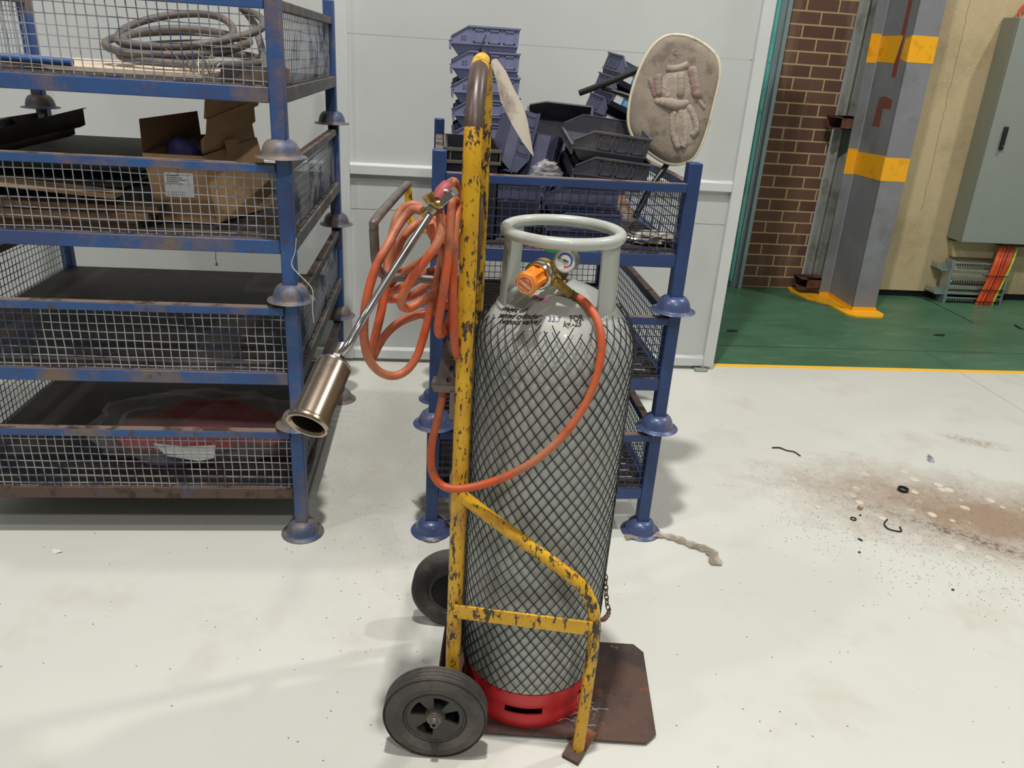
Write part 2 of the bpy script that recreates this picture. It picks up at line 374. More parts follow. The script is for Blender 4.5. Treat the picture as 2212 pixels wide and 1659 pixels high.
def copy_tree(o, parent=None):
    ks = kids(o); c = o.copy(); COL.objects.link(c); c.parent = parent
    for k in ks: copy_tree(k, c)
    return c
def single(mb, name, mat, label, cat, group=None, **k):
    """a one-mesh thing: origin moved to the middle of its base"""
    xs = [p.x for p in mb.v]; ys = [p.y for p in mb.v]; zs = [p.z for p in mb.v]
    c = V(((min(xs)+max(xs))/2, (min(ys)+max(ys))/2, min(zs))); mb.v = [p-c for p in mb.v]
    o = mb.build(name, mat, **k); o.location = c; return tag(o, label, cat, group)
def struct(mb, name, mat, parent=None, **k):
    o = mb.build(name, mat, parent, **k)
    if parent is None: o['kind'] = 'structure'
    return o
def smoothpath(P, n=6, closed=False):
    P = [V(p) for p in P]; N = len(P); out = []
    for i in range(N if closed else N-1):
        if closed: a, b, c, d = P[(i-1) % N], P[i], P[(i+1) % N], P[(i+2) % N]
        else: a, b, c, d = P[max(i-1, 0)], P[i], P[i+1], P[min(i+2, N-1)]
        for k in range(n):
            t = k/n; out.append(.5*((2*b)+(c-a)*t+(2*a-5*b+4*c-d)*t*t+(3*b-a-3*c+d)*t**3))
    if not closed: out.append(P[-1])
    return out
def text(st, size, mat, name, parent=None, m=None, fn=None, ext=.0004, shear=0, bold=0, align='LEFT', spacing=1):
    c = bpy.data.curves.new('t', 'FONT'); c.body = st; c.size = size; c.extrude = ext; c.shear = shear; c.offset = bold
    c.align_x = align; c.space_line = spacing; c.resolution_u = 3
    o = bpy.data.objects.new('t', c); COL.objects.link(o); dg = bpy.context.evaluated_depsgraph_get(); dg.update()
    me = bpy.data.meshes.new_from_object(o.evaluated_get(dg)); bpy.data.objects.remove(o)
    vs = [v.co.copy() for v in me.vertices]; fs = [tuple(p.vertices) for p in me.polygons]; bpy.data.meshes.remove(me)
    vs = [fn(p) for p in vs] if fn else [m @ p for p in vs]
    mb = MB(); mb.add(vs, fs); return mb.build(name, mat, parent, smooth=0)
def frame(o, x, y):
    x = V(x).normalized(); z = x.cross(V(y)).normalized(); y = z.cross(x)
    return Matrix(((x.x, y.x, z.x, o[0]), (x.y, y.y, z.y, o[1]), (x.z, y.z, z.z, o[2]), (0, 0, 0, 1)))
def zframe(o, z, xh=(1, 0, 0)):
    z = V(z).normalized(); x = V(xh)-z*V(xh).dot(z); x.normalize(); y = z.cross(x)
    return Matrix(((x.x, y.x, z.x, o[0]), (x.y, y.y, z.y, o[1]), (x.z, y.z, z.z, o[2]), (0, 0, 0, 1)))

# ------------------------------------------------------------------ setting
def plane(x0, y0, x1, y1, z=0): return MB().add([(x0, y0, z), (x1, y0, z), (x1, y1, z), (x0, y1, z)], [(0, 1, 2, 3)])
struct(MB().b2((-7, -5, -.1), (9, 4.25, 0)), 'floor', floorM, smooth=0)
struct(MB().b2((-7, 4.3, -.1), (9, 6.35, 0)), 'floor', greenM, smooth=0)
struct(MB().b2((-7, 4.25, -.1), (9, 4.3, .0)), 'trim_1', yelF, smooth=0)
# sliding door panel: sheets set back behind a frame of square tube
dy = 4.19
door = bpy.data.objects.new('door_1', None); COL.objects.link(door); door['kind'] = 'structure'
mb = MB()
mb.b2((-4.2, dy+.035, .03), (1.63, dy+.045, .868)); mb.b2((-4.2, dy+.035, .872), (1.63, dy+.045, 1.727)); mb.b2((-4.2, dy+.035, 1.731), (1.63, dy+.045, 3.6))
struct(mb, 'door_sheet', doorM, door, smooth=0)
mb = MB()
mb.b2((1.622, dy, .02), (1.688, dy+.06, 3.6)); mb.b2((-.512, dy, .02), (-.452, dy+.06, 3.6)); mb.b2((-2.64, dy, .02), (-2.58, dy+.06, 3.6)); mb.b2((-4.26, dy, .02), (-4.2, dy+.06, 3.6))
for a, b in ((-4.2, -2.64), (-2.58, -.512), (-.452, 1.622)):
    mb.b2((a, dy+.002, 1.056), (b, dy+.06, 1.104)); mb.b2((a, dy+.002, .022), (b, dy+.06, .074)); mb.b2((a, dy+.002, 3.54), (b, dy+.06, 3.6))
struct(mb, 'door_frame', doorF, door, bevel=.003)
mb = MB()
for a, b in ((-4.2, -2.64), (-2.58, -.512), (-.452, 1.622)):
    for z in (1.104, .074): mb.prism([(a, dy+.004, z), (a, dy+.036, z), (a, dy+.036, z+.009)], (b-a, 0, 0))
struct(mb, 'door_sill_bead', doorF, door, smooth=0)
# foot guide under the door corner
p = atz(1513, 797, 0)
g = thing('door_floor_guide', 'small grey bolted floor guide under the corner of the pale sliding door', 'bracket', (p.x, p.y-.01, 0))
MB().b2((p.x-.045, p.y-.05, 0), (p.x+.03, p.y+.03, .012)).build('base', cabM, g, bevel=.003)
MB().lathe([(0, .012), (.009, .012), (.009, .022), (.005, .022), (.005, .032), (0, .032)], 10, Matrix.Translation((p.x+.005, p.y-.01, 0)), closed=False).build('bolt', zinc, g)
# walls behind
struct(MB().b2((2.565, 6.13, 0), (3.10, 6.3, 3.8)), 'wall_back', brickM, smooth=0)
mb = MB(); n = 90; x0, x1 = 3.10, 3.60; vs = []; fs = []
for i in range(n+1):
    x = x0+(x1-x0)*i/n; t = (x-x0)/.085; y = 6.075+.022*math.cos(2*PI*t)
    vs += [(x, y, .03), (x, y, 3.8)]
for i in range(n): fs.append((2*i, 2*i+2, 2*i+3, 2*i+1))
mb.add(vs, fs); mb.add([(a[0], a[1]+.004, a[2]) for a in vs], [tuple(reversed(f)) for f in fs])
struct(mb, 'wall_middle', corr, smooth=60)
wr = MB().b2((3.5, 5.98, .055), (9, 6.2, 3.8)); wr = struct(wr, 'wall_right', concB, smooth=0)
struct(MB().b2((3.45, 6.0, -.01), (9, 6.02, .055)), 'baseboard_right', blackgap, smooth=0)
struct(MB().b2((-7, 6.15, 0), (2.45, 6.3, 3.8)), 'wall_back', doorM, smooth=0)
# hairline crack, a thin line darker than the wall
pts = []; rr = random.Random(3)
for i in range(60):
    z = 3.2-i*.042; pts.append((3.92-.035*(z-.7)+rr.uniform(-.006, .006), 5.9785, z))
struct(MB().tube(pts, .0014, 4), 'trim_5', M('crack_line', (156, 138, 104), .9), smooth=0)
# jamb channel of the doorway
mb = MB()
mb.b2((2.535, 6.06, 0), (2.565, 6.15, 3.8)); mb.b2((2.50, 6.10, 0), (2.535, 6.14, 3.8)); mb.b2((2.492, 6.07, 0), (2.50, 6.14, 3.8)); mb.b2((2.475, 6.085, 0), (2.492, 6.14, 3.8))
struct(mb, 'trim_2', galv, smooth=0)
struct(MB().b2((2.452, 6.06, .06), (2.475, 6.14, 3.8)), 'trim_3', greenE, smooth=0)
mb = MB()
for z in (.35, 1.05, 1.75, 2.45): mb.lathe([(0, 0), (.006, 0), (.006, .003), (0, .004)], 8, frame((2.465, 6.058, z), (1, 0, 0), (0, 0, 1)), closed=False)
struct(mb, 'trim_4', zinc)

# column, purlin stubs
lean = Matrix.Shear('XY', 4, (-.022, 0))
tL = thing('steel_column', 'grey steel column with two yellow painted bands on a yellow base plate', 'column', (3.3, 5.7, 0))
def L3(mb): mb.v = [lean @ p for p in mb.v]; return mb
L3(MB().b2((3.245, 5.49, .012), (3.435, 5.50, 3.9)).b2((3.245, 5.49, .012), (3.255, 5.90, 3.9)).b2((3.165, 5.89, .012), (3.255, 5.90, 3.9)).b2((3.425, 5.50, .012), (3.435, 5.9, 3.9))).build('column_section', colM, tL, bevel=.003)
L3(MB().b2((3.242, 5.886, .012), (3.246, 5.89, 3.9))).build('weld_line', M('pale_weld_line', (176, 180, 186), .4), tL)
def band(z0, z1, gap=False):
    m = MB(); e = .0015
    m.b2((3.245-e, 5.49-e, z0), (3.435+e, 5.49, z1))
    if gap:
        m.prism([(3.245-e, 5.49, z0), (3.245-e, 5.575, z0+.02), (3.245-e, 5.56, z1-.02), (3.245-e, 5.49, z1)], (e, 0, 0))
        m.prism([(3.245-e, 5.64, z0-.01), (3.245-e, 5.89, z0), (3.245-e, 5.89, z1), (3.245-e, 5.60, z1)], (e, 0, 0))
    else: m.prism([(3.245-e, 5.49, z0), (3.245-e, 5.89, z0-.005), (3.245-e, 5.89, z1-.005), (3.245-e, 5.49, z1+.01)], (e, 0, 0))
    m.b2((3.165, 5.89-e, z0-.01), (3.245, 5.89, z1+.015)); return L3(m)
band(1.0, 1.165).build('yellow_band', yelP, tL, smooth=0); band(1.80, 1.97, True).build('yellow_band', yelP, tL, smooth=0)
e = .0012
L3(MB().prism([(3.245-e, 5.66, 1.36), (3.245-e, 5.76, 1.36), (3.245-e, 5.74, 1.56), (3.245-e, 5.66, 1.57), (3.245-e, 5.56, 1.55), (3.245-e, 5.56, 1.49), (3.245-e, 5.66, 1.49)], (e, 0, 0))
   .prism([(3.245-e, 5.585, 1.70), (3.245-e, 5.64, 1.70), (3.245-e, 5.615, 2.7), (3.245-e, 5.575, 2.7)], (e, 0, 0))).build('primer_mark', colR, tL, smooth=0)
bp_ = [(2.995, 6.12), (2.975, 6.02), (3.02, 5.80), (3.13, 5.66), (3.155, 5.40), (3.21, 5.34), (3.42, 5.34), (3.47, 5.42), (3.47, 5.52), (3.44, 6.12)]
MB().prism([(x, y, .0005) for x, y in bp_], (0, 0, .012)).build('base_plate', yelP, tL, smooth=0)
MB().b2((3.24, 5.485, .012), (3.44, 5.495, .04)).b2((3.24, 5.485, .012), (3.25, 5.89, .04)).b2((3.165, 5.883, .012), (3.25, 5.893, .04)).build('painted_foot', yelP, tL, smooth=0)
for z, nm in ((1.315, 'beside the middle of the corrugated sheet'), (.055, 'near the floor at the foot of the grey column')):
    m = MB(); x0, x1, ya, yb = 3.0, 3.20, 5.905, 6.06; h = .085; tk = .006
    m.b2((x0, ya, z+h-tk), (x1, yb, z+h)).b2((x0, ya, z), (x1, yb, z+tk)).b2((x0+.05, ya, z), (x1, ya+tk, z+h)).b2((x0, yb-tk, z), (x1, yb, z+h))
    m.prism([(x0-.01, yb, z+h), (x1, yb, z+h), (x1, ya, z+h+.012), (x0+.1, ya, z+h+.012)], (0, 0, .003))
    single(m, 'purlin_stub', rust, 'short rusty open-ended purlin stub '+nm, 'beam', 'rusty purlin stubs')

# electrical cabinet
cb_ = thing('electrical_cabinet', 'tall grey steel electrical cabinet on the beige concrete wall', 'cabinet', (4.6, 5.88, .52))
ln2 = Matrix.Shear('XY', 4, (-.026, 0))
def L4(mb): mb.v = [ln2 @ p for p in mb.v]; return mb
L4(MB().b2((4.208, 5.80, .52), (5.22, 5.972, 2.155))).build('cabinet_body', cabS, cb_, bevel=.004)
dr = L4(MB().b2((4.209, 5.778, .522), (5.22, 5.796, 2.153))).build('cabinet_door', cabM, cb_, bevel=.004)
L4(MB().b2((4.213, 5.796, .524), (5.216, 5.80, 2.151))).build('door_seal', blkP, cb_)
h_ = L4(MB().b2((4.305, 5.755, 1.24), (4.335, 5.778, 1.41))).build('handle', blkP, dr, bevel=.006)
L4(MB().lathe([(0, 0), (.006, 0), (.006, .004), (0, .004)], 10, frame((4.32, 5.754, 1.27), (1, 0, 0), (0, 0, 1)), closed=False)).build('keyhole', chrome, dr)
L4(MB().prism([(4.23, 5.972, .50), (4.27, 5.972, .37), (4.75, 5.972, .37), (4.75, 5.972, .50)], (0, -.05, 0))).build('gland_duct', concB, cb_)
L4(MB().box((4.70, 5.87, .51), (.22, .12, .03))).build('cable_gland_plate', blkP, cb_, bevel=.004)
# cable ladder with cables
ld = thing('cable_ladder', 'short galvanised cable ladder bracketed to the beige wall below the cabinet', 'cable tray', (4.47, 5.86, 0))
def lx(x, z): return x-.03*z
MB().prism([(4.215, 5.82, .0), (4.24, 5.82, .0), (lx(4.24, .37), 5.82, .36), (lx(4.215, .37), 5.82, .36)], (0, .1, 0)).build('side_rail', zinc, ld, bevel=.002)
MB().prism([(4.72, 5.82, .0), (4.74, 5.82, .0), (lx(4.74, .37), 5.82, .36), (lx(4.72, .37), 5.82, .36)], (0, .1, 0)).build('side_rail', zinc, ld, bevel=.002)
for i, z in enumerate((.02, .075, .12, .175, .22, .27, .315)):
    m = MB().b2((4.24, 5.83, z), (4.72, 5.845, z+(.018 if i % 2 else .03)))
    rg = m.build('rung', zinc, ld, bevel=.002)
    if i in (0, 3, 6):
        m = MB()
        for j in range(22): m.b2((4.255+j*.0213, 5.827, z+.003), (4.265+j*.0213, 5.831, z+.022))
        m.build('rung_slots', blkP, rg, smooth=0)
for z in (.07, .27):
    m = MB().b2((4.13, 5.84, z), (4.215, 5.98, z+.006)).b2((4.13, 5.84, z), (4.136, 5.98, z+.045)).b2((4.13, 5.9, z), (4.215, 5.905, z+.045)); m.build('wall_bracket', zinc, ld, bevel=.001)
for z in (.03, .13, .25):
    MB().tube([(4.5, 5.825, z), (4.5, 5.795, z), (4.70, 5.79, z), (4.70, 5.82, z)], .004, 4).build('cable_tie', blkP, ld)
cabs = [(4.60, 4.51, 0, cabOr, 'orange cable, leftmost of the bunch under the grey cabinet'), (4.615, 4.53, .012, cabOr, 'orange cable, second from the left of the bunch under the grey cabinet'), (4.64, 4.555, 0, cabOr, 'bright orange cable in the middle of the bunch on the cable ladder'),
        (4.67, 4.59, .01, cabRd, 'dark orange cable in the right half of the bunch on the cable ladder'), (4.70, 4.61, 0, cabRd, 'thick dark orange cable beside the yellow and green one'), (4.72, 4.632, .012, cabRd, 'dark orange cable passing just behind the yellow and green cable'), (4.75, 4.65, -.006, cabYG, 'yellow and green striped earth cable below the grey cabinet')]
for xt, xb, dyy, mt, lb in cabs:
    m = MB().tube(smoothpath([(xt, 5.86, .515), (xt-.005, 5.845, .44), (xt-.03, 5.82, .36), (xb+.04, 5.812+dyy*.5, .22), (xb+.012, 5.81+dyy*.5, .08), (xb, 5.81+dyy*.5, .002)]), .0105 if mt != cabYG else .008, 8)
    single(m, 'power_cable', mt, lb, 'cable', 'power cables on the cable ladder')
m = MB().tube(smoothpath([aty(2212+30, -10, 5.93), aty(2205, 20, 5.93), aty(2203, 42, 5.9)]), .012, 8)
single(m, 'power_cable', cabRd, 'orange-red cable entering the top of the grey cabinet', 'cable')

# ------------------------------------------------------------------ stillages
def stillage(W, D, paint, side, cup, wire, deck, back, top_mat, deckstyle):
    root = proto('mesh_stillage')
    for x in (0, W):
        for y in (0, D):
            p = MB().b2((x-.0225, y-.0225, .05), (x+.0225, y+.0225, .497)).build('post', paint, root, bevel=.004)
            tm = Matrix.Translation((x, y, 0))
            MB().lathe([(.0005, .057), (.026, .056), (.038, .052), (.047, .044), (.053, .033), (.0565, .021), (.058, .011), (.061, .007), (.075, .0055), (.077, .003), (.075, .0015), (.060, .003), (.0545, .008), (.053, .020), (.049, .031), (.043, .041), (.034, .048), (.024, .0505), (.0005, .051)], 36, tm, closed=False).build('foot_cup', cup, root, smooth=50)
    h0, h1 = .156, .200
    MB().b2((.0225, -.021, h0), (W-.0225, .019, h1)).build('deck_beam', paint, root, bevel=.003)
    MB().b2((.0225, D-.019, h0), (W-.0225, D+.021, h1)).build('deck_beam', paint, root, bevel=.003)
    MB().b2((-.021, .0225, h0), (.019, D-.0225, h1)).build('deck_beam', side, root, bevel=.003)
    MB().b2((W-.019, .0225, h0), (W+.021, D-.0225, h1)).build('deck_beam', side, root, bevel=.003)
    m = MB()
    if deckstyle == 'sheet':
        m.b2((.0, -.012, h1), (W, D+.01, h1+.004))
        r = random.Random(5); x = .03
        while x < W-.12:
            l = r.uniform(.05, .14); m.b2((x, -.0125, h1+.0005), (x+l, -.006, h1+.0065)); x += l+.02
        x = .03
        while x < D-.12:
            l = r.uniform(.05, .14); m.b2((W+.004, x, h1+.0005), (W+.014, x+l, h1+.0065)); x += l+.02
    else:
        m.b2((.0, -.012, h1), (W, .02, h1+.004)).b2((0, D-.02, h1), (W, D+.01, h1+.004))
        y = .025
        while y < D-.05: m.b2((.01, y, h1), (W-.01, y+.038, h1+.004)); y += .052
    m.build('deck', deck, root)
    MB().b2((.03, -.016, h1), (W-.03, -.012, h1+.005)).build('deck_lip', top_mat, root)
    sides = [((.0225, -.016, 0), (1, 0, 0), W-.045, True), ((0, .0225, 0), (0, 1, 0), D-.045, True), ((W, .0225, 0), (0, 1, 0), D-.045, True)]
    if back: sides.append(((.0225, D+.0, 0), (1, 0, 0), W-.045, True))
    for o, d, l, r_ in sides:
        o = V(o); d = V(d); nrm = V((-d.y, d.x, 0)); e = o+d*l
        a = o+V((0, 0, .418)); b = e+V((0, 0, .418))
        rl = MB().box((a+b)/2, (l if d.x else .03, l if d.y else .03, .026)).build('top_rail', paint if d.x else side, root, bevel=.002)
        MB().box((a+b)/2+V((0, 0, .0137)), (l if d.x else .028, l if d.y else .028, .001)).build('dust_layer', top_mat, rl)
        m = MB(); nn = int(l/.0280); rg = random.Random(int(l*100)); bow = .012 if (d.y and o.x > .1) else 0
        def off(s, z): return nrm*(-bow*math.sin(PI*s/l)*math.sin(PI*(z-.2)/.25))+d*(.0012*math.sin(z*40+s*9))
        zt = .408 if d.y else (.404 if not back else .398)
        for i in range(nn+1):
            s = l*(i+.5)/(nn+1); P = [o+d*s+off(s, z)+V((0, 0, z)) for z in (.203, .27, .34, zt)]
            m.tube(P, .0018, 4, caps=False)
        for j in range(7):
            z = .215+j*.0285
            P = [o+d*s+off(s, z)+V((0, 0, z+.0015*math.sin(s*14+j*2))) + nrm*.0028 for s in [l*k/12 for k in range(13)]]
            m.tube(P, .0018, 4, caps=False)
        m.build('mesh_panel', wire, root, smooth=0)
    return root
LW, LD = 1.225, 1.20; LX, LY = -.466-LW, 2.464
pl = stillage(LW, LD, blueL, blueSide, cupL, wireG, deckM, False, dustTop, 'sheet')
pr_ = stillage(.812, 1.21, blueD, blueD, cupR, wireB, slatM, True, dustTop, 'slat')
lab = ['blue mesh stillage at the bottom of the left stack, holding a red bundle in plastic', 'empty blue mesh stillage, second from the floor in the left stack',
       'blue mesh stillage holding an open cardboard box, third from the floor in the left stack', 'top blue mesh stillage of the left stack, holding a coil of dark hose']
for i in range(4):
    o = pl if i == 0 else copy_tree(pl)
    o.location = (LX+(.0, .006, .004, -.002)[i], LY+(0, -.004, .0, -.006)[i], .449*i); tag(o, lab[i], 'stillage', 'left stack of blue mesh stillages')
for o in kids(pl):   # bottom tray's front beam is rusty brown
    if o.name.startswith('deck_beam') and abs(o.data.vertices[0].co.y) < .03 and len(o.data.vertices) == 8 and max(v.co.x for v in o.data.vertices) > 1.1 and min(v.co.x for v in o.data.vertices) < .1:
        o.data = o.data.copy(); o.data.materials[0] = rustRail; o['label'] = 'rusty brown beam'
lab = ['dark blue mesh stillage at the bottom of the right stack, behind the gas cylinder', 'middle dark blue mesh stillage of the right stack, behind the gas cylinder', 'top dark blue mesh stillage of the right stack, heaped with plastic bins']
for i in range(3):
    o = pr_ if i == 0 else copy_tree(pr_)
    o.location = (.008+(.0, .004, .0)[i], 2.478, .449*i); tag(o, lab[i], 'stillage', 'right stack of dark blue mesh stillages')

# ------------------------------------------------------------------ gas bottle trolley
A6 = math.radians(-6.4)
TM = Matrix.Translation((.067, 1.53, 0)) @ Matrix.Rotation(A6, 4, 'Z')
def T(u, v, z): return TM @ V((u, v, z))
tr = thing('gas_bottle_trolley', 'worn yellow gas bottle trolley with two black wheels carrying the grey cylinder', 'trolley', mat=TM.copy())
R_ = .0185; VF = .37
zc = 1.675-R_-VF/2*.98
hoop = [T(0, 0, z) for z in (.135, .5, .9, 1.25, zc-.04)]+[T(0, VF/2-VF/2*math.cos(a), zc+VF/2*.98*math.sin(a)) for a in [PI*k/20 for k in range(21)]]+[T(0, VF, z) for z in (zc-.04, 1.25, .9, .5, .135)]
MB().tube(hoop, R_, 16).build('main_frame', yel, tr, smooth=60)
gp = [T(0, VF/2-VF/2*math.cos(a), zc+VF/2*.98*math.sin(a)) for a in [.34+.86*k/14 for k in range(15)]]
MB().tube(gp, [R_*.96]+[R_*1.03]*(len(gp)-2)+[R_*.96], 16).build('worn_paint', wornP, tr, smooth=60)  # thin shell for the stretch of worn brown paint on the hoop
MB().tube([T(.0185, .018, z) for z in (.25, .8, 1.42)], .0012, 4).build('paint_seam', M('dark_seam', (66, 56, 34), .6), tr)
def leg(v0, v1, name='side_leg'):
    P = smoothpath([T(.0, v0, .745), T(.085, v0+(v1-v0)*.3, .685), T(.18, v0+(v1-v0)*.6, .622), T(.27, v1, .562), T(.305, v1, .528), T(.33, v1, .482), T(.341, v1, .43), T(.344, v1, .37), T(.343, v1, .2), T(.340, v1, .006)], 5)
    MB().tube(P, .0155, 12).build(name, yel, tr, smooth=60)
leg(-.008, -.042); leg(VF+.008, VF+.042)
for v0, v1 in ((-.024, -.056), (VF+.024, VF+.056)):
    a, b = T(.0, v0, .425), T(.335, v1, .4255); d = (b-a).normalized(); n_ = d.cross(V((0, 0, 1)))
    MB().prism([a-V((0, 0, .02)), b-V((0, 0, .02)), b+V((0, 0, .02)), a+V((0, 0, .02))], n_*-.006 if v0 > 0 else n_*.006).build('side_flat_bar', yel, tr, bevel=.002)
toe = [(.065, -.006), (.525, -.006), (.555, .024), (.562, .335), (.535, .368), (-.03, .368), (-.03, -.006)]
MB().prism([T(u, v, .008) for u, v in toe], (0, 0, .007)).build('toe_plate', plateM, tr, bevel=.001)
for s_, v0 in ((-1, -.0), (1, VF)):
    a, b = T(.372, v0-s_*.02, .015), T(.318, v0+s_*.072, .002); d = (b-a).normalized(); n_ = V((-d.y, d.x, 0))*.024
    MB().prism([a-n_, b-n_, b+n_, a+n_], (0, 0, .008)).build('foot_strip', orangeRust, tr, bevel=.001)
    MB().prism([b+V((0, 0, -.001))-n_, b-n_+(a-b)*.35, b+n_+(a-b)*.35, b+n_], (0, 0, .012)).build('foot_pad', plateM, tr, bevel=.001)
MB().tube([T(-.03, -.09, .133), T(-.03, VF+.10, .133)], .010, 12).build('axle', hubM, tr)
MB().b2((0, 0, 0), (.01, .01, .01)) if False else None
mm = MB().prism([T(-.03, -.004, .10), T(.02, -.004, .10), T(.02, -.004, .21), T(-.012, -.004, .21)], T(0, .008, 0)-T(0, 0, 0)).prism([T(-.03, VF-.004, .10), T(.02, VF-.004, .10), T(.02, VF-.004, .21), T(-.012, VF-.004, .21)], T(0, .008, 0)-T(0, 0, 0))
mm.build('axle_bracket', plateM, tr)
MB().prism([T(-.034, .0, .015), T(-.034, VF, .015), T(-.034, VF, .24), T(-.034, .0, .24)], T(.004, 0, 0)-T(0, 0, 0)).build('heel_plate', plateM, tr)
def wheel(vc, flip):
    # wheel axis along v, outer face toward -v for the near one
    o = T(-.034, vc, .1315); ax = (T(0, 1, 0)-T(0, 0, 0))*(-1 if flip else 1)
    m = zframe(o, ax*-1, (1, 0, 0)); RT, w2 = .1315, .029
    prof = [(.080, -w2+.004), (.098, -w2), (.118, -w2+.002), (.1245, -w2+.006), (.1285, -w2+.010)]
    for g_ in range(4):
        z = -w2+.012+g_*.0115; prof += [(.1312, z), (.1315, z+.006), (.1295, z+.0068), (.1295, z+.0098)]
    prof += [(.1285, w2-.007), (.1245, w2-.003), (.121, w2), (.108, w2+.001), (.106, w2+.0025), (.100, w2+.003), (.098, w2+.001), (.084, w2-.001), (.081, w2-.004), (.078, w2-.010), (.078, -w2+.01)]
    t_ = MB().lathe(prof, 72, m).build('tyre', tyre, tr, smooth=40)
    # rim and spoked web
    h = MB().lathe([(.079, w2-.006), (.0765, w2-.003), (.073, w2-.004), (.071, w2-.014), (.069, -w2+.008), (.079, -w2+.008)], 48, m)
    def zr(r): return w2-.020+.014*max(0, (r-.03)/.04) if r > .03 else w2-.012
    rs = [.016, .021, .0255, .062, .0715]; n = 72; vs = []; fs = []
    gaps = [(76, 21), (152, 21), (2, 21), (-118, 21)]
    for k_ in range(2):
        for r in rs:
            for j in range(n): a = 2*PI*j/n; vs.append(m @ V((r*math.cos(a), r*math.sin(a), zr(r)-.006*k_)))
    def gap(j, i):
        if i != 2: return False
        a = (j+.5)*360/n
        return any(abs((a-c+180) % 360-180) < hw for c, hw in gaps)
    L_ = len(rs)*n
    for i in range(len(rs)-1):
        for j in range(n):
            if gap(j, i): continue
            a_, b_, c_, d_ = i*n+j, i*n+(j+1) % n, (i+1)*n+(j+1) % n, (i+1)*n+j
            fs.append((a_, b_, c_, d_)); fs.append((a_+L_, d_+L_, c_+L_, b_+L_))
            for jj, (p_, q_) in ((-1, (a_, d_)), (1, (b_, c_))):
                if gap((j+jj) % n, i): fs.append((p_, q_, q_+L_, p_+L_))
            for ii, (p_, q_) in ((1, (d_, c_)), (-1, (a_, b_))):
                if gap(j, i+ii): fs.append((p_, q_, q_+L_, p_+L_))
    h.add(vs, fs); hb = h.build('hub', hubM, tr, smooth=30)
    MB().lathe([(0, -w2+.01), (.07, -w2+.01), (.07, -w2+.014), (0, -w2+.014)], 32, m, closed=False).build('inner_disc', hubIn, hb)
    MB().lathe([(.006, w2-.012), (.022, w2-.012), (.022, w2-.004), (.0205, w2-.001), (.0165, w2-.001), (.0165, w2+.003), (.0105, w2+.004), (.0095, w2+.006), (.0095, w2+.018), (.006, w2+.018), (.006, w2+.006)], 24, m).build('axle_cap', M('dusty_axle_steel', (112, 104, 98), .45, .4, var=.1) if 'dusty_axle_steel' not in bpy.data.materials else bpy.data.materials['dusty_axle_steel'], hb, smooth=30)
    for a in (30, 150, 270):
        MB().box(m @ V((.019*math.cos(a), .019*math.sin(a), w2+.001)), (.004, .004, .004)).build('hub_bolt', hubM, hb)
    return t_, m
tn, wm = wheel(-.058, False); wheel(VF+.062, True)
def arc(rad, a0, z, wmx):
    def f(p): a = a0-p.x/rad; r = rad+p.y; return wmx @ V((r*math.cos(a), r*math.sin(a), z+p.z))
    return f
text('15', .011, M('grey_moulded_lettering', (92, 86, 80), .8), 'moulded_text', tn, fn=arc(.1085, math.radians(100), .0315, wm), ext=.0006)
# rear loop the hose hangs on
lp = smoothpath([T(0, VF, 1.262), T(-.10, VF, 1.262), T(-.15, VF, 1.265), T(-.171, VF, 1.285), T(-.175, VF, 1.33)], 5)
MB().tube(lp+[T(-.179, VF, 1.366)], .0095, 10).build('hose_hook', yel, tr, smooth=60)
lp2 = smoothpath([T(-.179, VF, 1.362), T(-.180, VF-.02, 1.37), T(-.187, .02, 1.357), T(-.190, .0, 1.34), T(-.190, .0, 1.32), T(-.187, .01, 1.26), T(-.170, .03, 1.235), T(-.12, .05, 1.228), T(-.01, .05, 1.228)], 5)
MB().tube(lp2, .0095, 10).build('hose_hook', M('bare_brown_tube', (112, 102, 96), .45, .4, layers=[((80, 68, 60), 9, .5, .65)]), tr, smooth=60)
# curved saddle between the uprights
for z0, z1, bw in ((1.21, 1.36, -.012), (.62, .68, .035)):
    P = []; n = 14
    for k in range(n+1):
        t = k/n; v = VF*t; u = .002-bw*math.sin(PI*t); P.append((u, v))
    m = MB(); vs = []; fs = []
    for u, v in P: vs += [T(u, v, z0), T(u, v, z1), T(u-.004, v, z1), T(u-.004, v, z0)]
    for k in range(n):
        for j in range(4): fs.append((4*k+j, 4*k+(j+1) % 4, 4*k+4+(j+1) % 4, 4*k+4+j))
    m.add(vs, fs+[(0, 1, 2, 3), (4*n+3, 4*n+2, 4*n+1, 4*n)]); m.build('cylinder_saddle', bareB, tr, smooth=50)
